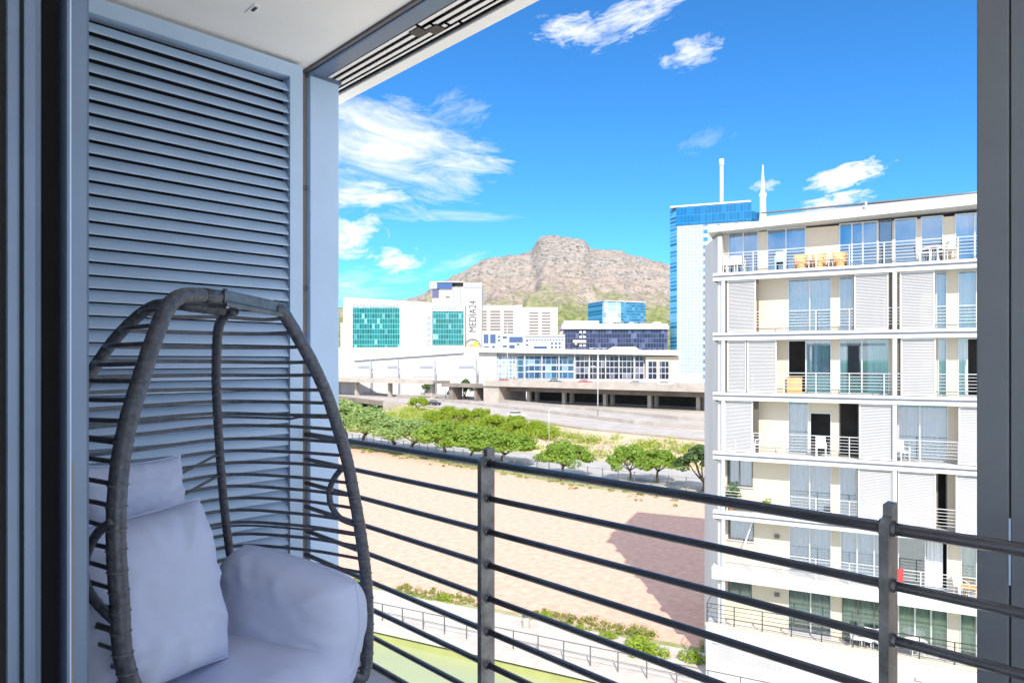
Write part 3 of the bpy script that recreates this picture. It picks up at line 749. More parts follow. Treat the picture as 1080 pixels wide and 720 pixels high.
def make_tree(label, group, h, w, leafm, seed, trunk_h=.35, nclump=46, nleaf=7000, size=.20, flat=.5):
    rnd = random.Random(seed); t = empty('street_tree', (0, 0, 0), label, 'tree', group)
    m = MB(); forks = []
    th = h * trunk_h
    m.tube(smooth_path([(0, 0, 0), (.05 * w, .02, th * .5), (.02, -.03, th)], 4), lambda s: .17 * h / 5 * (1.15 - .4 * s), 8)
    for k in range(6):
        a = 2 * math.pi * k / 6 + rnd.uniform(-.4, .4); rr = w * rnd.uniform(.22, .36)
        tip = Vector((math.cos(a) * rr, math.sin(a) * rr, h * rnd.uniform(.62, .85)))
        m.tube(smooth_path([(0, 0, th * .85), tip * .5 + Vector((0, 0, th * .25)), tip], 4), lambda s: .085 * h / 5 * (1.1 - .85 * s), 6); forks.append(tip)
    m.build('trunk', M['bark'], t, smooth=True)
    cs = []
    for k in range(nclump):
        a = rnd.uniform(0, 6.28); q = rnd.random() ** .5
        zc = h * (.50 + .40 * (1 - q ** 2.2) * rnd.uniform(.55, 1.0)) + rnd.uniform(-.25, .2)
        cs.append((Vector((math.cos(a) * q * w * .40, math.sin(a) * q * w * .40, zc)), w * rnd.uniform(.06, .155)))
    m = MB(); leaves(m, cs, nleaf, size, rnd, flat + .1)
    m.build('crown', leafm, t, recalc=False)
    return t
GT = 'street trees along the far side of the sand lot'
protos = [make_tree('x', GT, 5.2, 8.4, M['leaf_a'], 11), make_tree('x', GT, 5.6, 7.6, M['leaf_a'], 12), make_tree('x', GT, 6.0, 8.0, M['leaf_b'], 13), make_tree('x', GT, 6.6, 7.0, M['leaf_d'], 14, .25)]
spots = [  # u, v(base), kind, scale (wide, high), label
    (595, 503, 0, (1.08, 1.0), 'lone umbrella shaped street tree by the lot fence, right of the near railing post'),
    (664, 508, 0, (.88, .98), 'low spreading street tree by the lot fence, with a companion crown touching its right'),
    (694, 509, 1, (.92, .92), 'low spreading street tree whose crown touches the tree on its left'),
    (741, 519, 3, (1.05, 1.0), 'dark dense tree half hidden by the apartment building corner'),
    (533, 491, 1, (1.5, 1.06), 'broad bright tree just behind the near railing post'),
    (500, 487, 0, (1.5, 1.16), 'broad bright street tree, second to the left of the near railing post'),
    (466, 483, 1, (1.45, 1.22), 'street tree with a clear bare trunk above the top rail'),
    (438, 478, 2, (1.6, 1.06), 'pale street tree in the middle of the leafy row'),
    (412, 475, 2, (1.6, 1.12), 'pale street tree with twin stems, left of the middle of the leafy row'),
    (386, 472, 2, (1.6, 1.38), 'pale street tree standing nearest the egg chair, at the end of the leafy row'),
    (362, 469, 2, (1.6, 1.6), 'pale street tree partly behind the corner column'),
]
used = set()
for u, v, kd, s, lab in spots:
    p = G(u, v); rz = random.uniform(0, 6.28)
    if kd not in used:
        o = protos[kd]; used.add(kd); o.location = p; o.rotation_euler.z = rz; o.scale = (s[0], s[0], s[1]); o['label'] = lab
    else: copy_tree(protos[kd], p, rz, (s[0], s[0], s[1]), lab)
# taller trees and shrubs on the embankment
def bank_at(u, t_):
    """a point on the embankment at height fraction t_, seen in column u"""
    best = min(range(NB), key=lambda i: abs(540 + F * bank_pt(i, t_).x / bank_pt(i, t_).y - u)); return bank_pt(best, t_)
GB = 'trees on the highway embankment'
pb_ = make_tree('x', GB, 4.2, 7.0, M['leaf_c'], 21, .12, 34, 5200, .19, .75)
bank_trees = [(437, .84, .95, 'tall yellow green tree by the end of the highway bridge'), (485, .55, .9, 'yellow green embankment tree behind the bare trunk street tree'), (505, .72, .85, 'bushy yellow green tree at the top of the embankment, behind the leafy row'),
              (457, .45, .9, 'round yellow green tree wedged between the street trees and the bridge'), (525, .5, .85, 'yellow green tree above the near railing post'), (548, .5, .75, 'small yellow green tree at the right end of the leafy mass'),
              (470, .68, .8, 'yellow green tree between the bridge end and the tree at the top of the embankment'), (540, .66, .7, 'low yellow green tree against the highway parapet at the right end of the leafy mass'), (567, .64, .6, 'last low yellow green tree where the embankment turns bare')]
for i, (u, t_, s, lab) in enumerate(bank_trees):
    p = bank_at(u, t_)
    if i == 0: o = pb_; o.location = p; o.scale = (s,) * 3; o['label'] = lab
    else: copy_tree(pb_, p, random.uniform(0, 6.28), s, lab)
# low ground cover on the bank: one uncountable mass
m = MB(); rnd = random.Random(5); cs = []
for _ in range(1500):
    u = rnd.uniform(300, 760); t_ = rnd.uniform(.05, .95)
    dens = 1.0 if u < 545 else (.95 if (.60 < t_ < .78 and u < 640) or (.55 < t_ < .75 and 680 < u < 760) else (.55 if t_ < .16 else .05))
    if rnd.random() > dens: continue
    cs.append((bank_at(u, t_) + Vector((rnd.uniform(-1, 1), rnd.uniform(-1, 1), .2)), rnd.uniform(.7, 1.5)))
for _ in range(640):
    u = rnd.uniform(398, 585); t_ = rnd.uniform(.02, .80) if u < 555 else rnd.uniform(.45, .75)
    p = bank_at(u, t_); cs.append((p + Vector((rnd.uniform(-1, 1), rnd.uniform(-1, 1), rnd.uniform(.4, 1.3))), rnd.uniform(.9, 1.7)))
leaves(m, cs, 70000, .20, rnd, .8)
m.build('undergrowth', M['leaf_c'], kind='stuff', recalc=False)
m = MB(); cs = []
for _ in range(300):
    u = rnd.uniform(540, 760); t_ = rnd.uniform(.1, .9); cs.append((bank_at(u, t_) + Vector((rnd.uniform(-1, 1), rnd.uniform(-1, 1), .05)), rnd.uniform(.3, .6)))
leaves(m, cs, 3500, .14, rnd, .5)
m.build('dry_grass', mat('dry grass', (.46, .36, .26), .9, 0, .3, 2), kind='stuff', recalc=False)
# bushes beyond, by the viaduct end
pv_ = make_tree('x', 'shrubs by the viaduct end', 5.4, 5.2, M['leaf_d'], 31, .15, 20, 1300, .3, .9)
pv_.name = 'bush'
for i, (u, v, s, lab) in enumerate(((490, 421, 1.35, 'big olive bush beside the viaduct abutment'), (476, 421, .7, 'low bush left of the big olive bush by the viaduct'), (438, 415, .75, 'round bush under the left end of the flyover'), (450, 417, 1.0, 'taller bush between flyover and link bridge'))):
    p = G(u, v, 3.0)
    if i == 0: pv_.location = p; pv_.scale = (s,) * 3; pv_['label'] = lab
    else: copy_tree(pv_, p, random.uniform(0, 6), s, lab)
# weeds along the canal path
m = MB(); cs = []
for _ in range(420):
    tt = rnd.uniform(-45, -.6); dd = 39.2 + rnd.gauss(0, .45)
    if noise.noise(Vector((tt * .28, 2, 0))) < -.08: continue
    p = e2 * tt + k2 * dd; cs.append((p + up * .12, rnd.uniform(.12, .34)))
leaves(m, cs, 9000, .085, rnd, .8)
m.build('weeds', M['grass'], kind='stuff', recalc=False)
m = MB(); cs = []
for _ in range(200):
    i = rnd.randrange(len(lot_far) - 1); p = lot_far[i].lerp(lot_far[i + 1], rnd.random()) + Vector((rnd.gauss(0, 1.0), rnd.gauss(0, 1.6), .1)); cs.append((p, rnd.uniform(.25, .6)))
leaves(m, cs, 6000, .14, rnd, .6)
m.build('roadside_weeds', M['grass'], kind='stuff', recalc=False)
def make_bush(label, r, leafm, seed, n=900, size=.09):
    rnd = random.Random(seed); t = empty('bush', (0, 0, 0), label, 'bush', 'bushes beside the canal path')
    cs = [(Vector((rnd.gauss(0, r * .4), rnd.gauss(0, r * .4), r * rnd.uniform(.25, .7))), r * rnd.uniform(.25, .45)) for _ in range(10)]
    m = MB(); leaves(m, cs, n, size, rnd, .9); m.build('foliage', leafm, t, recalc=False)
    m = MB()
    for k in range(6): m.tube([(0, 0, 0), tuple(cs[k][0])], .015, 5)
    m.build('stem', M['bark'], t); return t
b0 = make_bush('x', .95, M['leaf_c'], 41)
for i, (u, v, s, lab) in enumerate(((672, 684, 1.0, 'biggest spiky green bush between the sand and the canal path'), (692, 690, .8, 'green bush touching the right side of the biggest canal bush'), (728, 697, .75, 'green bush against the corner of the apartment terrace wall'), (575, 652, .55, 'small green bush near the litter bin'), (610, 665, .5, 'low bush on the path edge, right of the litter bin'), (640, 672, .5, 'thin dry bush just left of the biggest canal bush'), (470, 633, .6, 'low bush in the weeds, left of the near railing post'))):
    p = G(u, v)
    if i == 0: b0.location = p; b0['label'] = lab; b0.scale = (s,) * 3
    else: copy_tree(b0, p, random.uniform(0, 6), s, lab)

# =================================================================== FENCES, BIN, LAMPS
t = empty('canal_fence', e2 * -5 + k2 * 34, 'thin grey post and rail fence along the canal path', 'fence')
F0, F1 = -34.0, 14.0
for zz in (1.05, .55):
    CC().tube([(F0, 34.0, zz), (F1, 34.0, zz)], .03 if zz > 1 else .02, 6).build('rail', M['post_steel'], t)
pm = None; x = F0; k = 0
while x <= F1:
    if pm is None:
        pm = CC().box(x - .025, x + .025, 33.97, 34.03, 0, 1.06).build('post', M['post_steel'], t)
        pbz = CC().hexa([(x - .02, 33.6, 0), (x + .02, 33.6, 0), (x + .02, 33.66, 0), (x - .02, 33.66, 0), (x - .02, 33.94, .5), (x + .02, 33.94, .5), (x + .02, 33.97, .5), (x - .02, 33.97, .5)]).build('brace', M['post_steel'], t)
    else:
        c = pm.copy(); COL.objects.link(c); c.location = e2 * (x - F0)
        if x > -2: c = pbz.copy(); COL.objects.link(c); c.location = e2 * (x - F0)
    x += 1.55; k += 1
lfp = resample([p + Vector((.6, 1.2, 0)) for p in lot_far[1:]], 56)
t = empty('wire_fence', lfp[20], 'tall wire fence on dark posts between the sand lot and the street', 'fence')
pm = None
for p in lfp:
    if pm is None:
        p0_ = p; m = MB(p); m.tube([(0, 0, 0), (0, 0, 2.5)], .06, 6); pm = m.build('post', M['post_steel'], t)
    else:
        c = pm.copy(); COL.objects.link(c); c.location = p - p0_
for zz in (.2, 1.3, 2.4):
    MB().tube([p + up * zz for p in lfp], .022, 4).build('wire', M['post_steel'], t)
b = G(555, 661)
t = empty('litter_bin', b, 'small concrete litter bin standing beside the canal path', 'bin')
m = MB(b); m.prism(circle(0, 0, .24, 16), 0, .68); m.build('body', M['concrete'], t, bevel=.02)
m = MB(b); m.prism(circle(0, 0, .27, 16), .68, .76); m.build('rim', M['post_steel'], t)
m = MB(b); m.prism(circle(0, 0, .19, 16), .761, .80); m.build('lid', M['dk_frame'], t)

def lamp(base, h, label, arms=2, group='street lamps over the highways', r=.16):
    t = empty('street_lamp', base, label, 'street lamp', group)
    MB(base).tube([(0, 0, 0), (0, 0, h * .5), (0, 0, h)], lambda s: r * (1 - .55 * s), 8).build('pole', M['rail_white'], t, smooth=True)
    for k in range(arms):
        a = 2 * math.pi * k / arms + .3; dx_, dy_ = math.cos(a), math.sin(a)
        m = MB(base); m.tube([(0, 0, h), (dx_ * .8, dy_ * .8, h + .15), (dx_ * 1.3, dy_ * 1.3, h + .12)], .05, 6); ar = m.build('arm', M['rail_white'], t)
        m = MB(base + Vector((dx_ * 1.6, dy_ * 1.6, h + .1)), (dx_, dy_, 0), (-dy_, dx_, 0)); m.box(-.5, .5, -.18, .18, -.08, .08); m.build('lamp_head', M['rail_white'], ar)
    return t
lamp(G(535, 403, VZ), 19, 'tall white lamp mast in front of the beige striped block')
lamp(G(630.5, 441, HZ), 16, 'white lamp mast standing on the highway before the viaduct columns')
lamp(G(620.5, 406, VZ), 5.2, 'short lamp on the viaduct, left of the highway mast', 1, r=.1)
lamp(G(379, 408, 3), 19, 'tall white lamp mast in front of the first green glass window')
lamp(G(579, 470, 1.2), 6.5, 'slim grey lamp on the embankment near the lone umbrella tree', 1, r=.08)
lamp(G(470, 420, HZ), 12, 'white lamp mast by the link bridge', 1, r=.12)
lamp(G(715, 408.5, VZ), 6.0, 'short lamp on the viaduct below the blue glass tower', 1, r=.1)

# =================================================================== CARS
def make_car(paint):
    t = empty('parked_car', (0, 0, 0), 'x', 'car', 'cars on the highways')
    sec = [(-2.1, .35), (-2.1, .8), (-1.75, .92), (1.05, .95), (1.95, .78), (2.1, .6), (2.1, .35)]
    m = MB((0, 0, 0), (0, 1, 0), (1, 0, 0)); m.extr(sec, (-.85, .85)); m.build('body', paint, t, bevel=.05)
    m = MB(); m.hexa([(-1.7, -.8, .9), (1.0, -.8, .9), (1.0, .8, .9), (-1.7, .8, .9), (-1.25, -.66, 1.42), (.3, -.66, 1.42), (.3, .66, 1.42), (-1.25, .66, 1.42)])
    cb = m.build('cabin_glass', M['dk_frame'], t, bevel=.03)
    m = MB(); m.box(-1.2, .26, -.64, .64, 1.425, 1.47); m.build('roof', paint, t, bevel=.02)
    for x in (-1.3, 1.3):
        for y in (-.87, .87):
            m = MB((x, y, .33), (1, 0, 0), (0, 0, 1)); m.uz = Vector((0, 1, 0)); m.prism(circle(0, 0, .33, 14), -.1, .1); m.build('wheel', M['rubber'], t)
    return t
paints = {'red': mat('red car paint', (.55, .03, .02), .3), 'white': mat('white car paint', (.75, .75, .75), .3), 'dark': mat('dark car paint', (.03, .035, .045), .3), 'blue': mat('blue car paint', (.05, .10, .25), .3), 'silver': mat('silver car paint', (.45, .46, .48), .3, .4)}
cp = {k: make_car(p) for k, p in paints.items()}
vang = math.atan2(vdir.y, vdir.x)
cars = [('red', 508, 404.5, VZ - .23, 1, 'bright red car at the start of the viaduct above the abutment'), ('red', 600, 406.5, VZ - .23, 1, 'red car on the viaduct in front of the wide glass bays'), ('dark', 571, 405.5, VZ - .23, 1, 'dark car on the viaduct left of a red one'),
        ('silver', 655, 408, VZ - .23, 1, 'silver car on the viaduct, right of the highway lamp mast'), ('white', 690, 408.5, VZ - .23, 1, 'white car on the viaduct below the dark glass building'),
        ('dark', 366, 412, 3.0, 1.05, 'dark car under the flyover beside the corner column'), ('white', 376, 413, 3.0, 1.05, 'white car parked under the flyover'), ('red', 394, 411, 3.0, 1.05, 'red car parked under the flyover near its third column'), ('blue', 411, 411, 3.0, 1.05, 'blue car parked under the flyover'), ('silver', 403, 412, 3.0, 1.05, 'silver car parked between the red and blue cars under the flyover'),
        ('dark', 458, 427, HZ + .01, 1, 'dark car driving on the highway past the bridge end'), ('white', 545, 440, HZ + .01, 1, 'white car driving on the highway in front of the viaduct'), ]
seen = set()
for k, u, v, z, s, lab in cars:
    p = G(u, v, z)
    if z > 9: p = va + vdir * (p - va).dot(vdir) + vn * 3.5 + up * (z - va.z)
    if k not in seen: o = cp[k]; seen.add(k); o.location = p; o.rotation_euler.z = vang; o['label'] = lab
    else: o = copy_tree(cp[k], p, vang, 1, lab)

# =================================================================== APARTMENT BUILDING OPPOSITE
OX = Vector((10.42, 34.4, 0))
def FB(): return MB(OX, e2, k2)
def tu(u, d=0.0):
    rho = (u - 540) / F; q = OX + k2 * d
    return (q.y * rho - q.x) / (e2.x - rho * e2.y)
WD = .95                                                   # window wall plane
TEND = 22.0
apt = empty('apartment_building', OX, 'white apartment block with louvre shutters and long balconies on every storey', 'apartment block')
apt['_base'] = tuple(OX)
SL = [2.78, 5.85, 8.75, 11.81, 14.86, 17.93, 21.0]         # floor levels
ROOF = 23.15
def rz_(tt): return ROOF + .022 * tt
# slab edges
for i, z in enumerate(SL):
    if i == 0: continue
    m = FB()
    if i == 1:
        m.box(-.05, TEND, -.12, WD, z - .62, z)
        m.build('slab_edge', M['white_band'], apt, bevel=.015)
    else:
        m.box(0, TEND, -.06, WD, z - .13, z); m.box(0, TEND, -.03, WD, z - .40, z - .23)
        o = m.build('slab_edge', M['white_band'], apt)
        FB().box(.02, TEND, .04, WD, z - .23, z - .13).build('shadow_gap', M['groove'], o)  # recess coloured darker, the shadow line is put into its colour
        FB().poly([(.0, WD, z - .402), (.0, -.03, z - .402), (.5, .12, z - .62), (.5, WD, z - .62)]).build('corner_bracket', M['white_band'], o)
# core, end wall, roof
FB().box(.45, TEND, 2.0, 12.5, 0, ROOF).build('core', M['interior'], apt)
m = FB(); m.prism([(.22, .16), (.42, .16), (.44, 12.5), (-.7, 12.5), (-.985, 3.0)], 0, ROOF - .2); m.build('end_wall', M['white_paint'], apt)
m = FB(); m.hexa([(-.25, -.1, rz_(0) - .02), (TEND, -.1, rz_(TEND) - .02), (TEND, 12.9, rz_(TEND) - .02), (-1.0, 12.9, rz_(0) - .02), (-.25, -.1, rz_(0) + .28), (TEND, -.1, rz_(TEND) + .28), (TEND, 12.9, rz_(TEND) + .28), (-1.0, 12.9, rz_(0) + .28)])
rf = m.build('roof', M['white_band'], apt)
m = FB(); m.hexa([(2.35, .25, rz_(2) + .28), (TEND, .25, rz_(TEND) + .28), (TEND, 12, rz_(TEND) + .28), (2.35, 12, rz_(2) + .28), (2.45, .5, rz_(2) + .62), (TEND, .5, rz_(TEND) + .72), (TEND, 12, rz_(TEND) + .72), (2.45, 12, rz_(2) + .62)])
m.build('upstand', M['roof_metal'], rf)
m = FB(); m.box(2.3, TEND, .42, .6, rz_(10) + .60, rz_(10) + .66); m.build('ridge_cap', M['dk_frame'], rf)
m = FB(); m.tube([(7.0, .2, ROOF + .3), (7.0, .2, ROOF + .85)], .05, 8); m.build('vent_pipe', M['white_band'], rf)
m = FB()
rr_ = random.Random(2)
for k in range(16): xx = .1 + k * .13; m.box(xx, xx + rr_.uniform(.05, .12), .6, 1.2, rz_(0) + .28, rz_(0) + .28 + rr_.uniform(.08, .22))
m.build('roof_gravel_trim', M['concrete_dk'], rf)
# plinth and terrace
FB().box(-.35, TEND, -.05, 2.0, 0, SL[0]).build('plinth', M['white_paint'], apt)
FB().box(-.38, TEND, -.09, .12, SL[0] - .0, SL[0] + .12).build('terrace_kerb', M['beige'], apt)
m = FB()
for k in range(9): m.box(.3, 3.4, -.075, -.052, 1.15 + .1 * k, 1.19 + .1 * k)
m.build('plinth_vent', M['shutter'], apt)
for xx in (.0, 9.0): FB().box(xx, xx + .32, -.16, -.051, 1.95, 2.07).build('bulkhead_lamp', M['white_band'], apt)

def curtain_mesh(t0, t1, d, z0, z1, lam=.16, amp=.035, taper=0.0):
    m = FB(); n = max(6, int((t1 - t0) / lam * 6)); n = min(n, 160); i = len(m.v)
    for k in range(n + 1):
        x = t0 + (t1 - t0) * k / n; ph = x / lam * 2 * math.pi
        dd = d + amp * math.sin(ph) + amp * .5 * math.sin(ph * .43 + 1)
        xb = x if not taper else t0 + (x - t0) * (1 - taper)
        m.v.append(m.w((xb, dd, z0))); m.v.append(m.w((x, dd, z1)))
    for k in range(n): m.f.append((i + 2 * k, i + 2 * k + 2, i + 2 * k + 3, i + 2 * k + 1))
    return m
def window(u0, u1, fl, cur=None, pane='pane', mull=(), sill=0.0, head=None, open_=(), cspan=None, frame='alu_frame'):
    z0 = SL[fl] + .02 + sill; z1 = (SL[fl + 1] - .62 if fl + 1 < len(SL) and fl + 1 == 1 else SL[fl + 1] - .41) if fl + 1 < len(SL) else rz_(5) - .05
    if head: z1 = SL[fl] + head
    t0, t1 = tu(u0, WD), tu(u1, WD)
    m = FB(); fw = .05
    m.box(t0, t0 + fw, WD - .02, WD + .1, z0, z1); m.box(t1 - fw, t1, WD - .02, WD + .1, z0, z1)
    m.box(t0 + fw, t1 - fw, WD - .02, WD + .1, z0, z0 + fw); m.box(t0 + fw, t1 - fw, WD - .02, WD + .1, z1 - fw, z1)
    cuts = [t0 + fw]
    for um in mull:
        tm = tu(um, WD); m.box(tm - .03, tm + .03, WD - .015, WD + .09, z0 + fw, z1 - fw); cuts += [tm - .03, tm + .03]
    cuts.append(t1 - fw)
    w_ = m.build('window', M[frame], apt)
    for i in range(0, len(cuts), 2):
        if (i // 2) in open_: continue
        FB().box(cuts[i], cuts[i + 1], WD + .03, WD + .042, z0 + fw, z1 - fw).build('pane', M[pane], w_)
    if cur:
        spans = cspan or [(u0, u1)]
        for ua, ub in spans:
            curtain_mesh(max(t0 + .06, tu(ua, WD)), min(t1 - .06, tu(ub, WD)), WD + .22, z0 + .06, z1 - .06).build('curtain', M[cur], w_, recalc=False, smooth=True)
    if sill:
        FB().box(t0, t1, WD - .0, WD + .2, SL[fl], z0 - .003).build('spandrel', M['beige'], w_)
        FB().box(t0 - .05, t1 + .05, WD - .07, WD - .021, z0 - .06, z0).build('sill', M['alu_frame'], w_)
    return (t0, t1)
def shutter(u0, u1, fl, d=.10):
    z0 = SL[fl] + .03; z1 = SL[fl + 1] - .42
    t0, t1 = tu(u0, d), tu(u1, d)
    m = FB(); m.box(t0, t0 + .06, d, d + .06, z0, z1); m.box(t1 - .06, t1, d, d + .06, z0, z1); m.box(t0 + .06, t1 - .06, d, d + .06, z0, z0 + .06); m.box(t0 + .06, t1 - .06, d, d + .06, z1 - .06, z1)
    s = m.build('louvre_shutter', M['white_band'], apt)
    m = FB(); z = z0 + .07
    while z < z1 - .09:
        m.hexa([(t0 + .06, d + .005, z), (t1 - .06, d + .005, z), (t1 - .06, d + .015, z), (t0 + .06, d + .015, z), (t0 + .06, d + .045, z + .066), (t1 - .06, d + .045, z + .066), (t1 - .06, d + .055, z + .066), (t0 + .06, d + .055, z + .066)])
        z += .07
    m.build('slat', M['shutter'], s)
def column(u0, u1, fl, d=.0):
    z0 = SL[fl]; z1 = SL[fl + 1] - .40 if fl + 1 < len(SL) else ROOF
    FB().box(tu(u0, d), tu(u1, d), d + .01, d + .13, z0 + .002, z1).build('column', M['white_band'], apt)
floors = {}
def wn(fl, *a, **k):
    floors.setdefault(fl, []).append(window(a[0], a[1], fl, **k))
# penthouse
wn(6, 768, 800, cur='cur_white', pane='pane_blue', mull=(784,), cspan=[(768, 783)])
wn(6, 809, 850, cur='cur_white', pane='pane_blue', mull=(829,), cspan=[(832, 850)])
wn(6, 885, 926, pane='pane_blue', mull=(898.5, 910)); wn(6, 927, 941, pane='pane', frame='dk_frame'); wn(6, 943, 967, pane='pane_blue'); wn(6, 971, 995, pane='pane_blue')
wn(6, 1007, 1050, cur='cur_white', pane='pane_blue', cspan=[(1007, 1022)], mull=(1028,))
# storey 5
wn(5, 831, 877, cur='cur_blue', mull=(854,)); wn(5, 885, 900, cur='cur_blue'); wn(5, 987, 999, cur='cur_white'); wn(5, 1010, 1050, cur='cur_white', mull=(1030,))
# storey 4
wn(4, 831, 877, cur='cur_teal', mull=(850,), open_=(0,), cspan=[(851, 877)]); wn(4, 885, 938, cur='cur_teal', mull=(909,), open_=(), cspan=[(885, 893), (915, 938)]); wn(4, 989, 999, cur='cur_white'); wn(4, 1010, 1045, cur='cur_white', mull=(1020,), cspan=[(1010, 1020)], open_=(1,))
# storey 3
wn(3, 831, 853, cur='cur_white'); wn(3, 854, 877, open_=(0,), frame='alu_frame', head=2.1); wn(3, 885, 906, open_=(0,), frame='dk_frame'); wn(3, 947, 1000, cur='cur_blue', mull=(970,)); wn(3, 1016, 1045, cur='cur_white')
# storey 2
wn(2, 767, 794, cur='cur_grey', mull=(780,), sill=1.15, frame='dk_frame'); wn(2, 832, 877, cur='cur_grey', mull=(854,)); wn(2, 885, 904, cur='cur_blue'); wn(2, 988, 999, open_=(0,), frame='dk_frame'); wn(2, 1015, 1045, cur='cur_white')
# storey 1
wn(1, 768, 795, cur='cur_grey', mull=(), sill=1.25, frame='dk_frame'); wn(1, 832, 877, cur='cur_white', mull=(854,)); wn(1, 886, 940, cur='cur_white', mull=(904, 922)); wn(1, 947, 1000, cur='cur_white', pane='pane_green', mull=(976,), cspan=[(977, 995)], open_=(1,)); wn(1, 1013, 1045, cur='cur_green', pane='pane_green', mull=(1030,))
# terrace storey
wn(0, 768, 793, cur='cur_tan', mull=(780,), sill=1.2, frame='dk_frame'); wn(0, 831, 877, cur='cur_tan', mull=(855,)); wn(0, 888, 940, cur='cur_grey', mull=(905, 922), pane='pane_green', frame='dk_frame'); wn(0, 947, 1000, cur='cur_green', mull=(965, 982), pane='pane_green'); wn(0, 1012, 1045, cur='cur_green', pane='pane_green', mull=(1030,))
for fl, sp in floors.items():
    # cream wall between the openings
    z0 = SL[fl] + .002; z1 = SL[fl + 1] - .36 if fl + 1 < len(SL) else ROOF - .02
    if fl == 0: z1 = SL[1] - .5
    last = .35
    m = None
    for a, b in sorted(sp) + [(TEND, TEND)]:
        if a - last > .02:
            FB().box(last + .001, a - .001, WD, WD + .22, z0, z1).build('wall', M['beige'], apt)
        last = b
    lintel = FB()
for fl, u in ((3, (854, 877)),):
    FB().box(tu(u[0], WD), tu(u[1], WD), WD, WD + .2, SL[fl] + 2.103, SL[fl + 1] - .40).build('lintel', M['beige'], apt)
for a in ((767, 797, 5), (901, 937, 5), (949, 986, 5), (767, 787, 4), (788, 819, 4), (950, 987, 4), (764, 794, 3), (906, 943, 3), (1011, 1050, 3), (905, 941, 2), (947, 987, 2), (1008, 1050, 2)): shutter(*a)
for fl in (5, 4, 3, 2, 1, 0):
    column(761, 764.5, fl)
    column(941.5, 946, fl)
for fl in (5, 4): FB().box(tu(765, .1), tu(767, .1), .09, .15, SL[fl] + .02, SL[fl + 1] - .42).build('shutter_gap_strip', M['dark_gap'], apt)  # dark strips set in the gaps beside the shutters
for fl, u in ((5, 798), (5, 938.5), (4, 947.5), (2, 943)):
    FB().box(tu(u, .2), tu(u + 2, .2), .2, .3, SL[fl] + .02, SL[fl + 1] - .42).build('shutter_gap_strip', M['dark_gap'], apt)
FB().box(tu(795, .4), tu(800, .4), .4, .5, SL[3] + .02, SL[4] - .42).build('side_screen', M['dark_gap'], apt)
for fl in (1, 0):
    c = OX + e2 * tu(819, WD) + k2 * (WD - .06)
    FB().box(tu(817, WD), tu(822, WD), WD - .12, WD - .001, SL[fl] + (1.6 if fl else 1.7), SL[fl] + (1.78 if fl else 1.88)).build('wall_lamp', M['dk_frame'], apt)
# railings: five thin rails on each storey
for fl in range(1, 7):
    m = FB(); d = .16 if fl not in (1,) else -.02
    for k in range(6):
        z = SL[fl] + 1.02 - .15 * k; r_ = .022 if k == 0 else .013
        m.tube([(.5, d, z), (TEND, d, z)], r_, 5)
    x = .5
    while x < TEND: m.box(x - .02, x + .02, d - .02, d + .02, SL[fl] + .001, SL[fl] + 1.02); x += 1.45
    m.build('balcony_rail', M['rail_white'], apt)
m = FB()
for k in range(5): m.tube([(-.3, .0, SL[0] + 1.12 - .22 * k), (TEND, .0, SL[0] + 1.12 - .22 * k)], .022 if k == 0 else .014, 5)
x = -.3
while x < TEND: m.box(x - .025, x + .025, -.03, .03, SL[0] + .121, SL[0] + 1.12); x += 1.35
m.tube([(-.3, .0, SL[0] + 1.12), (-.3, 2.0, SL[0] + 1.12)], .022, 5); m.tube([(-.3, .0, SL[0] + .6), (-.3, 2.0, SL[0] + .6)], .014, 5)
m.build('terrace_rail', M['steel'], apt)

# furniture on the balconies
M['orange'] = mat('orange wicker', (.72, .38, .16), .7, 0, .15, 6)
M['pale_blue'] = mat('pale blue plastic', (.45, .68, .78), .5)
M['white_plastic'] = mat('white plastic', (.78, .78, .77), .5)
M['cream_cloth'] = mat('cream canvas', (.66, .58, .46), .8)
M['red_cloth'] = mat('red cloth', (.5, .05, .05), .8)
M['pot'] = mat('terracotta pot', (.42, .19, .1), .8)
def tub_chair(mt, label):
    t = empty('tub_chair', (0, 0, 0), label, 'chair', 'tub chairs on the penthouse balcony')
    m = MB(); n = 14; i0 = 0
    for k in range(n + 1):
        a = math.pi * (-.15 + 1.3 * k / n); h = .78 - .14 * (abs(k / n - .5) * 2) ** 2
        for r, z in ((.27, .16), (.34, h), (.29, h), (.22, .2)): m.v.append(Vector((math.cos(a) * r, math.sin(a) * r, z)))
    for k in range(n):
        for j in range(4): m.f.append((k * 4 + j, (k + 1) * 4 + j, (k + 1) * 4 + (j + 1) % 4, k * 4 + (j + 1) % 4))
    m.f += [(0, 1, 2, 3), (n * 4 + 3, n * 4 + 2, n * 4 + 1, n * 4)]
    m.build('shell', mt, t, smooth=True)
    MB().prism(circle(0, 0, .26, 16), .30, .42).build('seat', mt, t, bevel=.03)
    MB().prism(circle(0, 0, .2, 12), 0, .30).build('base', mt, t)
    return t
def plain_chair(mt, label, group='white garden chairs on the balconies'):
    t = empty('garden_chair', (0, 0, 0), label, 'chair', group)
    MB().box(-.23, .23, -.23, .22, .42, .46).build('seat', mt, t, bevel=.012)
    MB().hexa([(-.22, .2, .44), (.22, .2, .44), (.22, .235, .44), (-.22, .235, .44), (-.22, .30, .92), (.22, .30, .92), (.22, .33, .92), (-.22, .33, .92)]).build('backrest', mt, t, bevel=.01)
    for x in (-.2, .2):
        for y in (-.2, .2): MB().tube([(x, y, 0), (x, y, .43)], .02, 6).build('leg', mt, t)
        MB().tube([(x * 1.1, -.2, .44), (x * 1.1, -.2, .65), (x * 1.1, .24, .67)], .018, 6).build('armrest', mt, t)
    return t
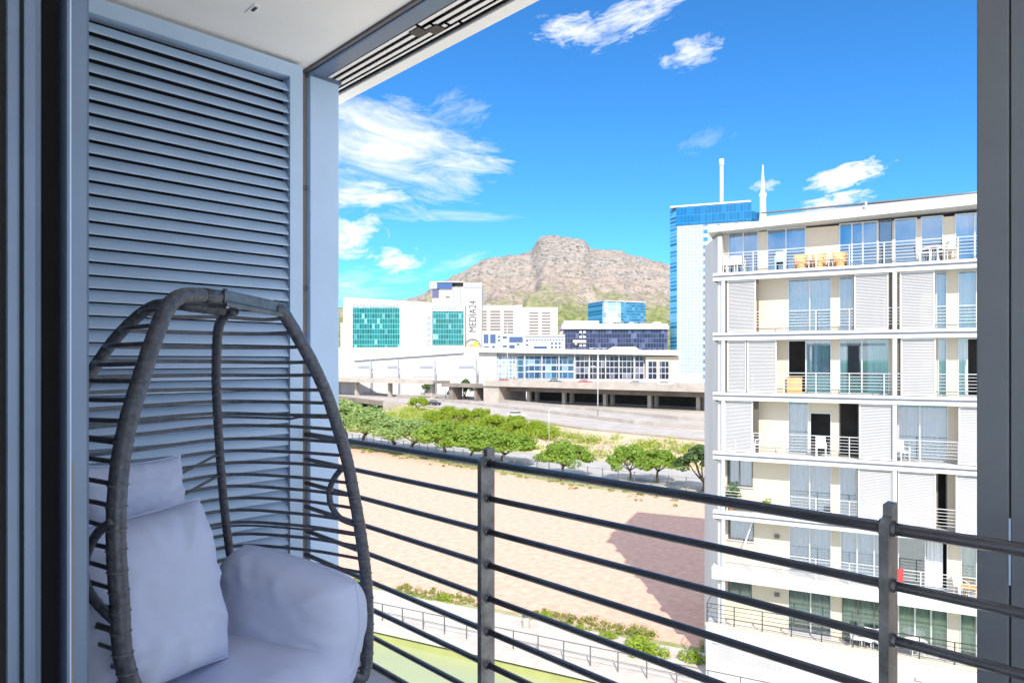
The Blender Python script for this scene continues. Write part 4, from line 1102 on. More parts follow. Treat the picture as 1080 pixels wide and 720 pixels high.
def small_table(mt, label, r=.3, h=.55, group='small tables on the balconies'):
    t = empty('side_table', (0, 0, 0), label, 'table', group)
    MB().prism(circle(0, 0, r, 16), h - .03, h).build('tabletop', mt, t)
    for k in range(3): a = 2.1 * k; MB().tube([(math.cos(a) * r * .8, math.sin(a) * r * .8, 0), (math.cos(a) * r * .4, math.sin(a) * r * .4, h - .03)], .018, 6).build('leg', mt, t)
    return t
yaw = math.atan2(e2.y, e2.x)
def place(o, u, fl, d, rz=0.0, s=1.0):
    p = OX + e2 * tu(u, d) + k2 * d; o.location = (p.x, p.y, SL[fl] + .003); o.rotation_euler.z = yaw + rz; o.scale = (s, s, s); return o
tc0 = place(tub_chair(M['orange'], 'orange tub chair on the penthouse balcony, beside the pale blue chair'), 844.5, 6, .48, .2)
for u, lab in ((864, 'orange tub chair in the middle of the three on the penthouse balcony'), (886, 'orange tub chair in front of the wide penthouse glass')):
    place(copy_tree(tc0, label=lab), u, 6, .48, random.uniform(-.4, .4))
st0 = place(small_table(M['white_plastic'], 'low white table between the first and middle orange tub chairs', .18, .45), 854.5, 6, .45)
place(copy_tree(st0, label='low white table between the middle and last orange tub chairs'), 875.5, 6, .45)
place(plain_chair(M['pale_blue'], 'pale blue chair on the penthouse balcony', 'garden chairs on the balconies'), 823, 6, .42, 0, 1.1)
gc0 = place(plain_chair(M['white_plastic'], 'white chair at the corner end of the penthouse balcony'), 763, 6, .42, .3)
for u, fl, d, rz, lab in ((772, 6, .40, -.2, 'white chair beside the penthouse corner curtain'), (780, 6, .45, .5, 'white chair third from the penthouse corner'), (976, 6, .42, 1.3, 'white chair left of the round penthouse table'), (992, 6, .42, -1.3, 'white chair right of the round penthouse table'),
                       (779, 3, .4, .4, 'white chair beside the brown side screen on the fourth storey'), (866, 3, .4, .1, 'white chair in front of the black open doorway'), (795, 3, .4, -.5, 'white chair in front of the blank cream wall on the fourth storey'), (1014, 1, .45, .5, 'chair beside the low balcony table by the end window'),
                       (903, 0, .4, .2, 'terrace chair left of the covered table'), (915, 0, .4, -.3, 'terrace chair between the other chairs left of the covered table'), (928, 0, .4, .6, 'terrace chair by the railing post'), (952, 3, .4, .5, 'chair in front of the blue grey curtains')):
    place(copy_tree(gc0, label=lab), u, fl, d, rz)
place(small_table(M['white_plastic'], 'round white table between two white penthouse chairs', .32, .7), 984, 6, .42)
place(plain_chair(M['cream_cloth'], 'cream high backed chair at the end of the penthouse glass', 'garden chairs on the balconies'), 1002, 6, .42, 0, 1.2)
place(small_table(M['orange'], 'low wooden balcony table by the end window', .4, .5), 1022, 1, .45)
place(small_table(M['white_plastic'], 'terrace table under a white cover', .5, .75), 966, 0, .40)
# sun lounger on storey 2
t = empty('sun_lounger', (0, 0, 0), 'white sun lounger on the balcony under the corner window', 'sun lounger')
MB().hexa([(-.2, -.28, .32), (1.2, -.28, .32), (1.2, .28, .32), (-.2, .28, .32), (-.2, -.28, .38), (1.2, -.28, .38), (1.2, .28, .38), (-.2, .28, .38)]).build('seat', M['white_plastic'], t)
MB().hexa([(-.75, -.28, .80), (-.2, -.28, .32), (-.2, .28, .32), (-.75, .28, .80), (-.78, -.28, .85), (-.2, -.28, .38), (-.2, .28, .38), (-.78, .28, .85)]).build('backrest', M['white_plastic'], t)
for x in (-.3, 1.1):
    for y in (-.25, .25): MB().tube([(x, y, 0), (x, y, .33)], .022, 6).build('leg', M['white_plastic'], t)
place(t, 774, 2, .42)
def pot_plant(label, leafm, s=1.0, seed=1):
    t = empty('potted_plant', (0, 0, 0), label, 'plant', 'potted plants on the balconies'); rnd = random.Random(seed)
    MB().tube([(0, 0, 0), (0, 0, .3)], lambda q: .13 + .05 * q, 14).build('pot', M['pot'], t)
    m = MB(); leaves(m, [(Vector((rnd.gauss(0, .1), rnd.gauss(0, .1), rnd.uniform(.45, .8))), .18) for _ in range(6)], 160, .08, rnd, 1.0); m.build('foliage', leafm, t, recalc=False)
    m = MB(); m.tube([(0, 0, .25), (0, 0, .6)], .015, 5); m.build('stem', M['bark'], t)
    return t
place(pot_plant('dark potted plant below the corner window', M['leaf_d'], seed=3), 771, 2, .55, 0, 1.5)
place(pot_plant('small bright potted plant before the blank cream wall', M['leaf_c'], seed=4), 807, 2, .4, 0, .9)
t = empty('planter', (0, 0, 0), 'square white planter box at the balcony edge', 'planter')
MB().box(-.22, .22, -.2, .2, 0, .36).build('box', M['white_plastic'], t, bevel=.02); MB().box(-.18, .18, -.16, .16, .36, .37).build('soil', M['dark_gap'], t)
place(t, 873, 2, .3)
t = empty('storage_crate', (0, 0, 0), 'orange wooden crate inside the dark open doorway', 'crate')
MB().box(-.35, .35, -.2, .2, 0, .75).build('body', M['orange'], t, bevel=.02); MB().box(-.37, .37, -.22, .22, .751, .79).build('lid', M['orange'], t)
place(t, 838, 4, .95)
t = empty('towel', (0, 0, 0), 'red towel hanging over the balcony rail', 'towel')
m = MB(); m.hexa([(-.14, -.035, .45), (.14, -.035, .45), (.14, -.025, .45), (-.14, -.025, .45), (-.15, -.04, 1.04), (.15, -.04, 1.04), (.15, .03, 1.045), (-.15, .03, 1.045)]); m.build('cloth', M['red_cloth'], t)
place(t, 949, 1, -.02)
p0 = OX + e2 * tu(783, .4) + k2 * .4; p1 = OX + e2 * tu(793.5, .5) + k2 * .5
MB().tube([Vector((p0.x, p0.y, SL[1] + .9)), Vector((p1.x, p1.y, SL[1] + 2.35))], .035, 8).build('parasol_pole', M['white_plastic'], None, 'white closed parasol pole leaning beside the corner window', 'parasol')

# =================================================================== CITY BEHIND
def frame_at(u0, u1, Y0, Y1):
    a = Vector(((u0 - 540) / F * Y0, Y0, 0)); b = Vector(((u1 - 540) / F * Y1, Y1, 0)); d = b - a; L = d.length; d = d / L; return a, d, Vector((-d.y, d.x, 0)), L
def zv(v, Y): return E + (HOR - v) / F * Y
WH = M['white_paint']
GZ = 2.0
# --- glass tower on the right
Yt = 300
a, d, n, L = frame_at(714, 792, Yt, Yt * .965)
ax = (d.x, d.y)
M['tower_white'] = grid_glass('pale tower glazing', (.33, .41, .465), (.44, .50, .54), 1.5, 1.5, .2, .2, ax, .25, (.36, .44, .49), .4, 0, .94)
M['tower_blue'] = grid_glass('deep blue tower glazing', (.012, .16, .36), (.03, .21, .42), 1.5, 3.4, .06, .05, ax, .06, (.016, .19, .42), .3, .2, .85)
M['tower_side'] = grid_glass('blue tower corner glazing', (.05, .32, .58), (.20, .50, .72), 40, 1.7, .0, .25, ax, .06, (.18, .50, .75), .35, .2)
M['tower_strip'] = grid_glass('tower window strip', (.03, .17, .36), (.8, .84, .86), 40, 3.4, .0, .42, ax, .1, (.05, .25, .45), .4)
tw = empty('glass_tower', a, 'tall blue glass office tower with a pale gridded face behind the apartment roof', 'tower')
ztop = zv(219, Yt); zpal = zv(238, Yt)
T = lambda: MB(a, d, n)
T().box(0, L, 0, 22, GZ, zpal).build('body', M['tower_white'], tw)
T().box(-.3, L + .2, -.3, 22, zpal + .01, ztop).build('crown_band', M['tower_blue'], tw)
T().hexa([(-3.4, 3.5, GZ), (-.02, -.2, GZ), (-.02, 20, GZ), (-3.4, 20, GZ), (-3.4, 3.5, ztop - .6), (-.02, -.2, ztop - .6), (-.02, 20, ztop - .6), (-3.4, 20, ztop - .6)]).build('corner_wing', M['tower_side'], tw)
T().box(tt0 := 11.6, 13.4, -.25, -.01, GZ + 5, zpal - .5).build('window_strip', M['tower_strip'], tw)
T().box(-3.0, L, -.5, 21, ztop + .01, ztop + .8).build('roof', M['white_paint'], tw)
m = T(); m.box(.6, 10.5, -.12, -.0, GZ + 4, GZ + 9); m.build('podium_wall', WH, tw)
def mast_world(u, v0, v1, Y): return P(u, v0, Y), P(u, v1, Y)
q0, q1 = mast_world(761, 224, 168, 308)
MB().tube([q0, q0.lerp(q1, .5), q1], lambda s: .85 - .1 * s, 12).build('mast', M['white_plastic'], tw, smooth=True)
MB().tube([q1 - Vector((0, 0, 3)), q1], lambda s: 1.15 - .1 * s, 12).build('mast_cap', M['white_plastic'], tw, smooth=True)
q0, q1 = mast_world(804.5, 240, 174, 303)
MB().tube([q0, q0.lerp(q1, .2), q0.lerp(q1, .22), q0.lerp(q1, .48), q0.lerp(q1, .5), q0.lerp(q1, .54), q0.lerp(q1, .56), q0.lerp(q1, .8), q1], lambda s: [2.3, 1.5, 1.4, 1.35, 1.7, 1.6, 1.0, .6, .2][round(s * 8)], 10).build('spire', M['white_plastic'], tw)
# rear glass wing to the right of the spire
a2, d2, n2, L2 = frame_at(787, 838, 299, 330)
MB(a2, d2, n2).box(0, L2, 0, 14, GZ, zv(221, 300)).build('rear_wing', M['tower_blue'], tw)

# --- white clinic with two green glass fields and the lettered tower
Ym = 300
a, d, n, L = frame_at(362, 490, Ym, Ym)
ax = (1, 0)
M['green_glass'] = grid_glass('green blue curtain wall', (.012, .17, .18), (.10, .34, .34), 1.15, 2.35, .12, .12, ax, .08, (.30, .52, .52), .14, .1)
cl = empty('clinic_building', a, 'white slab building with two large turquoise glass fields', 'office building')
B_ = lambda: MB(a, d, n)
px = Ym / F
def xx_(u): return (u - 362) * px
def zz_(v): return zv(v, Ym)
m = B_(); m.hexa([(0, 0, GZ), (xx_(490), 0, GZ), (xx_(490), 26, GZ), (0, 26, GZ), (0, 0, zz_(313.5)), (xx_(490), 0, zz_(321)), (xx_(490), 26, zz_(321)), (0, 26, zz_(313.5))]); m.build('wall', WH, cl)
B_().box(xx_(372), xx_(421.5), -.25, -.02, zz_(367), zz_(324)).build('glass_field', M['green_glass'], cl)
B_().box(xx_(456), xx_(489), -.25, -.02, zz_(364), zz_(328)).build('glass_field', M['green_glass'], cl)
m = B_()
for k in range(14): m.box(xx_(372.5 + 3.5 * k), xx_(374.7 + 3.5 * k), -.2, -.02, zz_(323.2), zz_(320.3))
m.build('vent_slot', M['groove'], cl)
m = B_()
for k in range(8): m.box(xx_(455 + 3.4 * k), xx_(457.4 + 3.4 * k), -.2, -.02, zz_(326.4), zz_(324))
m.build('vent_slot', M['groove'], cl)
for k in range(6): B_().box(xx_(450), xx_(454.8), -.2, -.02, zz_(337 + 6 * k), zz_(333 + 6 * k)).build('window', M['groove'], cl)
for k in range(7): B_().box(xx_(422.3), xx_(424), -.2, -.02, zz_(337 + 5.2 * k), zz_(334 + 5.2 * k)).build('window', M['groove'], cl)
B_().box(xx_(358), xx_(362) - .05, 2, 24, GZ, zz_(340)).build('side_wing', WH, cl)

Yb = 315
a, d, n, L = frame_at(453, 509, Yb, Yb); px = Yb / F
X2 = lambda u: (u - 453) * px
Z2 = lambda v: zv(v, Yb)
B_ = lambda: MB(a, d, n)
mt_ = empty('media_tower', a, 'white tower block with vertical black lettering on its blank slab', 'tower')
B_().box(X2(456), X2(489), 0, 18, GZ, Z2(303)).build('block', WH, mt_)
B_().box(X2(456), X2(463), -.3, -.02, Z2(314), Z2(304)).build('dark_corner', mat('violet glass', (.10, .10, .20), .1), mt_)
B_().box(X2(453), X2(461), -1, 16, Z2(304.5), Z2(298.5)).build('penthouse', WH, mt_)
B_().box(X2(461.02), X2(477), -.8, 16, Z2(304.5), Z2(298)).build('penthouse_glass', M['tower_blue'] if False else mat('navy glass', (.04, .09, .24), .1), mt_)
B_().box(X2(453), X2(490), -1.2, 17, Z2(297.9), Z2(297)).build('roof', WH, mt_)
B_().box(X2(470), X2(474.5), -.2, -.02, Z2(314), Z2(312)).build('window', M['dk_frame'], mt_)
for u in (478, 481.5, 485): B_().box(X2(u), X2(u + 1.2), -.9, -.02, Z2(320), Z2(303)).build('fin', M['groove'], mt_)
B_().box(X2(489.1), X2(508), -2.2, 18, GZ, Z2(299)).build('sign_slab', WH, mt_)
B_().box(X2(489.5), X2(507.5), -2.35, -2.22, Z2(304.6), Z2(302.6)).build('dark_line', M['groove'], mt_)
def text_mesh(body, size, loc, rot, name, mtl, parent=None, label=None, cat=None, ext=.02, sxy=None):
    cu = bpy.data.curves.new(name, 'FONT'); cu.body = body; cu.size = size; cu.extrude = ext; cu.align_x = 'CENTER'; cu.align_y = 'CENTER'
    o = bpy.data.objects.new(name, cu); COL.objects.link(o)
    dg = bpy.context.evaluated_depsgraph_get(); me = bpy.data.meshes.new_from_object(o.evaluated_get(dg)); bpy.data.objects.remove(o)
    me.materials.append(mtl); o = bpy.data.objects.new(name, me); COL.objects.link(o)
    if sxy: o.scale = (sxy[0], sxy[1], 1)
    if parent: o.parent = parent; o.location = Vector(loc) - Vector(parent['_base'])
    else: o.location = loc
    o.rotation_euler = rot; tag(o, label, cat); return o
M['ink'] = mat('dark sign letters', (.04, .04, .05), .5)
c = a + d * X2(499.3) + n * -2.26; c.z = Z2(334)
text_mesh('MEDIA24', 4.9, c, (R(90), R(-90), math.atan2(d.y, d.x)), 'lettering', M['ink'], mt_, sxy=(.78, 1.0))
# arch with coloured entrance below the sign
m = B_(); arch = [(X2(491) + (X2(507) - X2(491)) * (.5 - .5 * math.cos(math.pi * k / 14)), -2.4, Z2(366) + (Z2(357.5) - Z2(366)) * math.sin(math.pi * k / 14)) for k in range(15)]
m.tube(arch, .35, 6); m.build('entrance_arch', M['groove'], mt_)
m = B_(); m.box(X2(495), X2(500), -2.5, -2.25, Z2(371), Z2(363)); m.build('entrance_mural', M['orange'], mt_)
m = B_(); m.box(X2(500.1), X2(505), -2.5, -2.25, Z2(371), Z2(360)); m.build('entrance_mural', mat('yellow panel', (.6, .45, .08), .6), mt_)

# --- low white halls with curved roofs
Yh = 262; px = Yh / F
a, d, n, L = frame_at(340, 505, Yh + 6, Yh - 6)
hall = empty('exhibition_hall', a, 'long low white hall with a row of curved roof bays', 'hall')
B_ = lambda: MB(a, d, n)
XH = lambda u: (u - 340) / 165 * L
ZH = lambda v: zv(v, Yh)
B_().box(0, L, 3, 40, GZ, ZH(366)).build('rear_wall', WH, hall)
m = B_(); m.hexa([(XH(372), 2.0, ZH(380)), (XH(488), 2.0, ZH(372)), (XH(488), 2.9, ZH(372)), (XH(372), 2.9, ZH(380)), (XH(372), 2.0, ZH(367.5)), (XH(488), 2.0, ZH(367.5)), (XH(488), 2.9, ZH(367.5)), (XH(372), 2.9, ZH(367.5))])
m.build('grey_clad_wall', mat('grey cladding', (.55, .55, .57), .6), hall)
bays = [(362, 395, 382, 393), (396, 424, 381, 393), (425, 462, 379, 394), (463, 504, 377, 395)]
for u0, u1, vt, vb in bays:
    sec = []
    for k in range(13):
        s = k / 12; sec.append((XH(u0) + (XH(u1) - XH(u0)) * s, ZH(vb) + (ZH(vt) - ZH(vb)) * (math.sin(math.pi * (.12 + .76 * s)) - .36) / .64))
    m = B_(); i = 0
    pts = sec + [(XH(u1), GZ), (XH(u0), GZ)]; n_ = len(pts)
    m.v = [m.w((p[0], -1.0, p[1])) for p in pts] + [m.w((p[0], 1.9, p[1])) for p in pts]
    m.f = [tuple(range(n_)), tuple(range(2 * n_ - 1, n_ - 1, -1))] + [((k + 1) % n_, k, n_ + k, n_ + (k + 1) % n_) for k in range(n_)]
    by = m.build('curved_bay', WH, hall)
    B_().box(XH(u0 + (u1 - u0) * .55), XH(u0 + (u1 - u0) * .92), -1.2, -1.02, ZH(388), ZH(385.5)).build('window', M['groove'], by)
    B_().box(XH(u0 + (u1 - u0) * .35), XH(u0 + (u1 - u0) * .98), -1.2, -1.02, ZH(397), ZH(390.5)).build('grey_panel', mat('grey panel', (.50, .51, .55), .6), by)
    B_().box(XH(u1) - .5, XH(u1) - .1, -1.5, -1.02, GZ, ZH(379)).build('rib_post', M['groove'], by)

# --- glazed convention centre
Yc = 250; px = Yc / F
a, d, n, L = frame_at(505, 716, Yc, Yc)
XC = lambda u: (u - 505) * px
ZC = lambda v: zv(v, Yc)
cc = empty('convention_centre', a, 'long glazed convention hall with a white flat roof and tall white mullions', 'convention hall')
B_ = lambda: MB(a, d, n)
M['cc_glass'] = grid_glass('hall glazing', (.05, .13, .24), (.45, .52, .60), 2.1, 2.4, .07, .10, (1, 0), .06, (.30, .45, .60), .15)
M['cc_dark'] = grid_glass('dark hall glazing', (.03, .035, .07), (.50, .50, .55), 1.6, 2.3, .10, .12, (1, 0), .08, (.22, .22, .28), .12)
M['cc_pale'] = grid_glass('pale hall glazing', (.35, .45, .58), (.75, .78, .80), 1.3, 1.5, .18, .15, (1, 0), .1, (.1, .2, .35), .25)
B_().box(0, XC(716), 1.5, 30, GZ, ZC(369)).build('hall_body', WH, cc)
B_().box(XC(505), XC(524), -.5, 1.4, GZ, ZC(368)).build('end_wall', WH, cc)
B_().box(XC(524.1), XC(545), .4, 1.4, ZC(399), ZC(376)).build('glazing', M['cc_pale'], cc)
B_().box(XC(545.1), XC(606), .4, 1.4, ZC(399), ZC(376)).build('glazing', M['cc_glass'], cc)
B_().box(XC(606.1), XC(679), .4, 1.4, ZC(399), ZC(376)).build('glazing', M['cc_dark'], cc)
B_().box(XC(681), XC(716), -.2, 1.4, GZ, ZC(376)).build('end_block', M['beige'], cc)
for u in (683, 695.5): B_().box(XC(u), XC(u + 9.5), -.3, -.21, ZC(400), ZC(381)).build('window', M['cc_dark'], cc)
m = B_(); m.hexa([(XC(505), -2.2, ZC(371.5)), (XC(716), -2.2, ZC(374.8)), (XC(716), 28, ZC(374.8)), (XC(505), 28, ZC(371.5)), (XC(505), -2.2, ZC(367)), (XC(716), -2.2, ZC(370.0)), (XC(716), 28, ZC(370.0)), (XC(505), 28, ZC(367))]); m.build('roof', WH, cc)
for u in (553, 571, 589, 605.5, 621, 630.5, 638, 652, 668): B_().box(XC(u), XC(u + .95), -.7, .38, ZC(401), ZC(374)).build('mullion', WH, cc)
for v in (384, 391): B_().box(XC(556), XC(605), .2, .38, ZC(v + 1.5), ZC(v)).build('transom', mat('pale transom', (.6, .66, .72), .5), cc)
B_().box(0, XC(716), -1.2, .0, GZ, ZC(399.5)).build('plinth', WH, cc)
m = B_(); m.prism([(XC(640), -1.0), (XC(676), -1.0), (XC(676), 6), (XC(640), 6)], ZC(370), ZC(370) + .01); 
m = B_(); m.hexa([(XC(640), 0, ZC(370)), (XC(677), 0, ZC(370.3)), (XC(677), 8, ZC(370.3)), (XC(640), 8, ZC(370)), (XC(648), 2, ZC(365.5)), (XC(671), 2, ZC(365.5)), (XC(671), 6, ZC(365.5)), (XC(648), 6, ZC(365.5))]); m.build('skylight', M['concrete'], cc)

# --- dark glass office with white roof
Yd = 300; px = Yd / F
a, d, n, L = frame_at(594, 704, Yd, Yd); XD = lambda u: (u - 594) * px; ZD = lambda v: zv(v, Yd)
B_ = lambda: MB(a, d, n)
M['dk_glass'] = grid_glass('dark violet glazing', (.025, .03, .09), (.10, .11, .20), 1.25, 2.2, .10, .10, (1, 0), .07, (.12, .13, .26), .3)
do = empty('dark_glass_office', a, 'dark blue glass office with a stepped white roof edge above the convention hall', 'office building')
B_().box(0, XD(704), 0, 24, GZ, ZD(345.5)).build('glass_body', M['dk_glass'], do)
B_().box(-.8, XD(705), -1.2, 25, ZD(347), ZD(343.6)).build('roof_edge', WH, do)
B_().box(-.4, XD(704), -.6, 25, ZD(343.4), ZD(341.5)).build('roof_edge', WH, do)
B_().box(.3, XD(632), .6, 14, ZD(341.5), ZD(338)).build('plant_room', WH, do)
for k, (u, w_) in enumerate(((640, 6), (650, 9), (665, 5), (676, 8), (690, 9))): B_().box(XD(u), XD(u + w_), 3, 9, ZD(341.5), ZD(339.2)).build('roof_unit', M['concrete_dk'] if k % 2 else WH, do)
m = B_()
for k, (u, v) in enumerate(((611, 349), (615, 349), (611, 354), (615, 354), (606, 361), (611, 363), (615, 363))): m.box(XD(u), XD(u + 2.6), -.5, -.02, ZD(v + 2.5), ZD(v))
m.build('stair_block', WH, do)
B_().box(XD(604), XD(618), -.8, -.52, ZD(361.5), ZD(358.5)).build('balcony', WH, do)

# --- blue glass cube with round emblem
Yq = 420; px = Yq / F
a, d, n, L = frame_at(637, 681, Yq, Yq * 1.03)
M['cube_blue'] = grid_glass('blue cube glazing', (.02, .19, .36), (.07, .26, .42), 2.2, 1.8, .04, .35, (d.x, d.y), .05, (.10, .33, .50), .3, .3)
M['cube_pale'] = grid_glass('pale cube glazing', (.35, .55, .68), (.5, .68, .78), 2.2, 3.6, .1, .12, (0, 1), .1, (.45, .62, .72), .3)
cq = empty('blue_glass_office', a, 'blue glass office cube with a white round emblem in its top corner', 'office building')
B_ = lambda: MB(a, d, n)
zt = zv(317.5, Yq)
B_().box(0, L, 0, 20, GZ, zt).build('glass_front', M['cube_blue'], cq)
a3, d3, n3, L3 = frame_at(621, 637, Yq * 1.05, Yq * .999)
MB(a3, d3, n3).box(0, L3 - .05, 0, 12, GZ, zv(318.5, Yq)).build('glass_side', M['cube_pale'], cq)
B_().box(-.2, L, -.3, 20, zt + .01, zt + .6).build('roof', WH, cq)
m = B_(); m.uy, m.uz = Vector((0, 0, 1)), -n; m.o = a + Vector((0, 0, zv(321, Yq))); m.prism(circle(2.2, 0, 1.5, 20), .02, .25); em = m.build('emblem', M['white_plastic'], cq)
m = B_(); m.uy, m.uz = Vector((0, 0, 1)), -n; m.o = a + Vector((0, 0, zv(321, Yq))); m.prism(circle(2.3, 0, .5, 12), .26, .32); m.build('emblem_dot', M['tower_blue'], em)

# --- beige striped block
Ys = 330; px = Ys / F
a, d, n, L = frame_at(507, 588, Ys, Ys); XS = lambda u: (u - 507) * px; ZS = lambda v: zv(v, Ys)
M['peach'] = mat('pale peach render', (.72, .66, .61), .75, 0, .05, .3)
bs = empty('striped_block', a, 'pale peach block with columns of dark horizontal window stripes', 'office building')
B_ = lambda: MB(a, d, n)
B_().box(0, XS(544.5), 0, 16, GZ, ZS(322)).build('wall', M['peach'], bs)
B_().box(XS(551), XS(588), .3, 16, GZ, ZS(324)).build('wall', M['peach'], bs)
B_().box(XS(544.6), XS(550.9), 1.5, 15, GZ, ZS(321.5)).build('stair_tower', M['peach'], bs)
M['stripe'] = mat('dark window stripe', (.20, .17, .17), .5)  # one dark tone for every window stripe
for u0, u1, dd in ((507.5, 513.5, 0), (517, 528, 0), (531, 541.5, 0), (558, 568, .3), (571.5, 580.5, .3)):
    for k in range(8):
        v = 327.5 + 3.15 * k + (1.5 if dd else 0)
        if v > 352: break
        B_().box(XS(u0), XS(u1), dd - .15, dd - .01, ZS(v + 1.9), ZS(v)).build('window', M['stripe'], bs)

# --- small blue and white office in front
Yo = 285; px = Yo / F
a, d, n, L = frame_at(509, 596, Yo, Yo); XO = lambda u: (u - 509) * px; ZO = lambda v: zv(v, Yo)
B_ = lambda: MB(a, d, n)
ob = empty('white_office', a, 'mid rise white office with blue ribbon windows below the striped block', 'office building')
M['pale_wall'] = mat('pale blue white wall', (.66, .69, .74), .6)
M['navy'] = mat('navy ribbon glass', (.05, .09, .20), .12)
B_().box(0, XO(529), -1.2, 14, GZ, ZO(351)).build('wall', M['pale_wall'], ob)
B_().box(XO(529) + .02, XO(553), 0, 14, GZ, ZO(352.5)).build('wall', M['pale_wall'], ob)
B_().box(XO(553) + .02, XO(596), .6, 14, GZ, ZO(354.5)).build('wall', M['pale_wall'], ob)
B_().box(-.2, XO(529.5), -1.4, 14.2, ZO(351) + .01, ZO(349.5)).build('roof', WH, ob)
B_().box(XO(553), XO(596), .0, 14.2, ZO(354.5) + .01, ZO(352.5)).build('roof', M['roof_metal'], ob)
wins = [(510, 515.5, 352.5, 362, -1.2), (517, 523, 352.5, 362, -1.2), (525, 528, 354, 356, -1.2), (525, 528, 358, 360, -1.2), (530, 536, 354.5, 357, 0), (537, 551.5, 355, 361, 0), (530, 536, 364, 366, 0), (537, 543, 363.5, 368, 0), (545, 548, 362, 364, 0), (510, 516, 365, 367, -1.2), (519, 522, 364.5, 370, -1.2), (554.5, 557.5, 358, 360, .6), (554.5, 557.5, 362.5, 364.5, .6), (563, 577, 365, 369.5, .6), (554.5, 557.5, 367, 369, .6)]
wins += [(559 + 3.0 * k, 561 + 3.0 * k, 357.5, 358.8, .6) for k in range(12)] + [(581 + 4 * k, 583.6 + 4 * k, 361 + 4 * j, 363 + 4 * j, .6) for k in range(3) for j in range(2)]
for u0, u1, v0, v1, dd in wins: B_().box(XO(u0), XO(u1), dd - .14, dd - .01, ZO(v1), ZO(v0)).build('window', M['navy'], ob)

# =================================================================== MOUNTAIN
YM = 4600
ridge_px = [(-400, 372), (0, 362), (200, 345), (330, 325), (400, 317), (430, 314), (448, 309), (458, 300), (471, 294.6), (489.6, 285.5), (508, 275), (521, 271), (544, 268.7), (557, 265.6), (563.5, 261), (566, 255), (570, 249), (572, 248), (585.5, 247.3), (596, 249.8), (609, 251), (615, 252.6), (622, 259.6), (627, 263), (637, 262.6), (645, 263), (655.5, 264), (663, 268), (673.7, 270), (689, 275), (705, 278.5), (740, 284), (800, 290), (900, 300), (1000, 315), (1200, 335), (1500, 360)]
def ridge(u):
    for (a_, b_), (c_, d_) in zip(ridge_px, ridge_px[1:]):
        if a_ <= u <= c_: return b_ + (d_ - b_) * (u - a_) / (c_ - a_)
    return 372
m = MB(); NU, NV = 900, 150
for i in range(NU + 1):
    u = -300 + 1700 * i / NU
    hr_ = zv(ridge(u) + noise.fractal(Vector((u * .16, 0, 5)), .8, 2.1, 5) * 1.5, YM)
    X = (u - 540) / F * YM
    for j in range(NV + 1):
        t_ = j / NV; Yp = 1900 + (YM - 1900) * t_ if t_ <= 1 else YM
        Xp = X * (.82 + .18 * t_)
        prof = .10 * t_ + .90 * (t_ ** 2.1) 
        cliff = 1 / (1 + math.exp(-(t_ - .93) * 60)); 
        h = hr_ * (prof * .86 + .14 * cliff * (1 if hr_ > 500 else hr_ / 500))
        sp = noise.ridged_multi_fractal(Vector((Xp * .0022, Yp * .0008, .7)), .9, 2.1, 5, 1.0, 2.0)
        fn = noise.fractal(Vector((Xp * .008, Yp * .006, 3.3)), .85, 2.1, 5)
        env = math.sin(math.pi * min(1, t_ * .97 + .02)) 
        wx = Xp + 220 * noise.noise(Vector((Xp * .0011, Yp * .0011, 8.1))) + (YM - Yp) * .22
        gul = noise.ridged_multi_fractal(Vector((wx * .0040, Yp * .0007, 2.2)), .95, 2.1, 5, 1.0, 2.0)
        h += ((sp - 1.1) * 60 + (gul - 1.1) * 58) * env * (.3 + .7 * min(1, hr_ / 800)) + fn * 17 * (env + .18)
        if h > 330:                                  # rock bands: steep steps between gentler benches
            q_ = (h + 22 * noise.noise(Vector((Xp * .004, Yp * .004, 5.5)))) / 105; fr_ = q_ - math.floor(q_)
            h += 105 * ((1 / (1 + math.exp(-(fr_ - .5) * 9))) - fr_) * .55 * min(1, (h - 330) / 150) * (1 if t_ < .97 else .2)
        m.v.append(Vector((Xp, Yp, max(h, -2) if t_ > .02 else -2)))
for i in range(NU):
    for j in range(NV):
        a_ = i * (NV + 1) + j; m.f.append((a_, a_ + NV + 1, a_ + NV + 2, a_ + 1))
# back slope
i0 = len(m.v)
for i in range(NU + 1):
    p = m.v[i * (NV + 1) + NV]; m.v.append(Vector((p.x, p.y + 1500, -2)))
for i in range(NU): m.f.append((i * (NV + 1) + NV, (i + 1) * (NV + 1) + NV, i0 + i + 1, i0 + i))
mm = bpy.data.materials.new('mountain rock and scrub'); mm.use_nodes = True
tr = mm.node_tree; b = tr.nodes['Principled BSDF']; b.inputs['Roughness'].default_value = .95; b.inputs['Specular IOR Level'].default_value = .1
geo = N(tr, 'ShaderNodeNewGeometry'); sp = N(tr, 'ShaderNodeSeparateXYZ'); link(tr, geo.outputs['Position'], sp.inputs[0])
def nz_(scale, det=8, stretch=(1, 1, 1)):
    mp = N(tr, 'ShaderNodeMapping'); mp.inputs['Scale'].default_value = stretch; link(tr, geo.outputs['Position'], mp.inputs[0])
    n = N(tr, 'ShaderNodeTexNoise'); n.inputs['Scale'].default_value = scale; n.inputs['Detail'].default_value = det; n.inputs['Roughness'].default_value = .65; link(tr, mp.outputs[0], n.inputs['Vector']); return n.outputs['Fac']
def ramp(fac, stops):
    r = N(tr, 'ShaderNodeValToRGB'); link(tr, fac, r.inputs[0]); el_ = r.color_ramp.elements
    while len(el_) < len(stops): el_.new(.5)
    for e_, (p_, c_) in zip(el_, stops): e_.position = p_; e_.color = (*c_, 1)
    return r.outputs[0]
def mixc(f, a_, b_):
    x = N(tr, 'ShaderNodeMix', data_type='RGBA'); link(tr, f, x.inputs['Factor']); link(tr, a_, x.inputs['A']); link(tr, b_, x.inputs['B']); return x.outputs['Result']
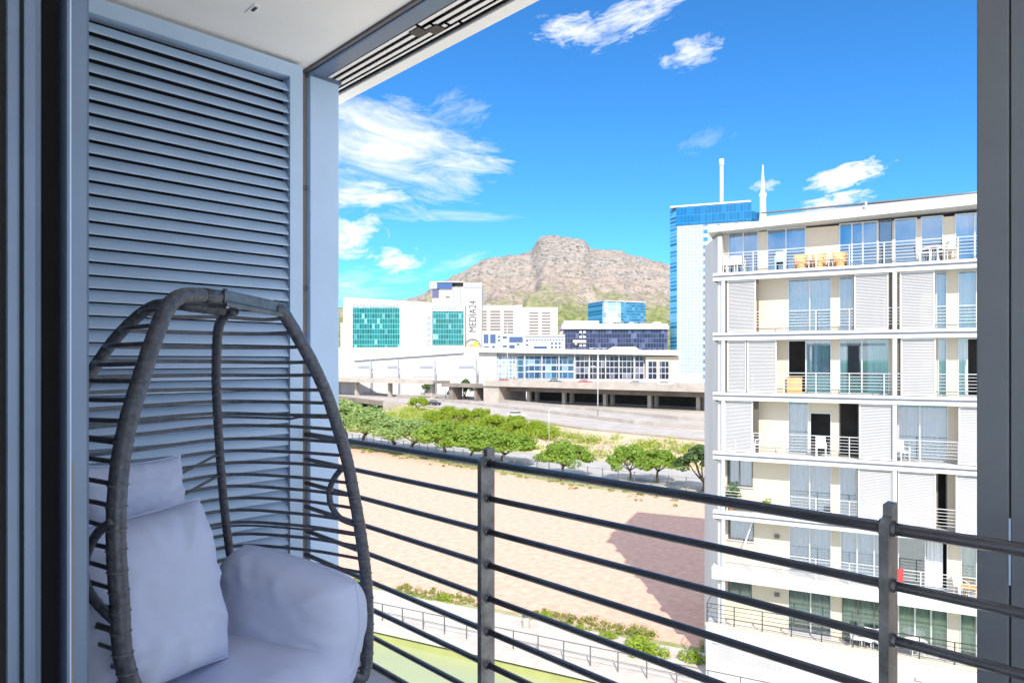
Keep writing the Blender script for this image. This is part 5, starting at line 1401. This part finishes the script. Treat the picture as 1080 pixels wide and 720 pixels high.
base = ramp(nz_(.012, 10, (1, 1, 2.5)), [(.30, (.15, .13, .11)), (.46, (.26, .22, .19)), (.62, (.34, .285, .255)), (.75, (.20, .20, .13))])
rock = ramp(nz_(.03, 10, (1, 1, 4)), [(.35, (.11, .105, .105)), (.5, (.245, .225, .21)), (.65, (.34, .305, .285))])
green = ramp(nz_(.02, 9), [(.35, (.12, .15, .06)), (.55, (.20, .22, .09)), (.75, (.27, .23, .14))])
hz = math_node(tr, 'DIVIDE', sp.outputs[2], 880.0)
hn_ = math_node(tr, 'ADD', hz, math_node(tr, 'MULTIPLY', math_node(tr, 'SUBTRACT', nz_(.006, 8), .5), .9))
nsp = N(tr, 'ShaderNodeSeparateXYZ'); link(tr, geo.outputs['Normal'], nsp.inputs[0])
stp = N(tr, 'ShaderNodeMapRange'); stp.inputs[1].default_value = .86; stp.inputs[2].default_value = .62; stp.inputs[3].default_value = 0; stp.inputs[4].default_value = .55; link(tr, nsp.outputs[2], stp.inputs[0])
frock = N(tr, 'ShaderNodeMapRange'); frock.inputs[1].default_value = .70; frock.inputs[2].default_value = 1.02; link(tr, math_node(tr, 'ADD', hn_, math_node(tr, 'MULTIPLY', stp.outputs[0], .6)), frock.inputs[0])
fgreen = N(tr, 'ShaderNodeMapRange'); fgreen.inputs[1].default_value = .50; fgreen.inputs[2].default_value = .28; link(tr, hn_, fgreen.inputs[0])
cc_ = mixc(frock.outputs[0], base, rock); cc_ = mixc(fgreen.outputs[0], cc_, green)
dk = ramp(nz_(.05, 6, (1, 1, .6)), [(.38, (.38, .38, .36)), (.47, (1, 1, 1))])
mu = N(tr, 'ShaderNodeMix', data_type='RGBA', blend_type='MULTIPLY'); mu.inputs['Factor'].default_value = .8; link(tr, cc_, mu.inputs['A']); link(tr, dk, mu.inputs['B'])
link(tr, mu.outputs['Result'], b.inputs['Base Color'])
m.build('mountain', mm, kind='structure', smooth=True, recalc=False)

# drop the bookkeeping property
for o in list(bpy.data.objects):
    if '_base' in o: del o['_base']
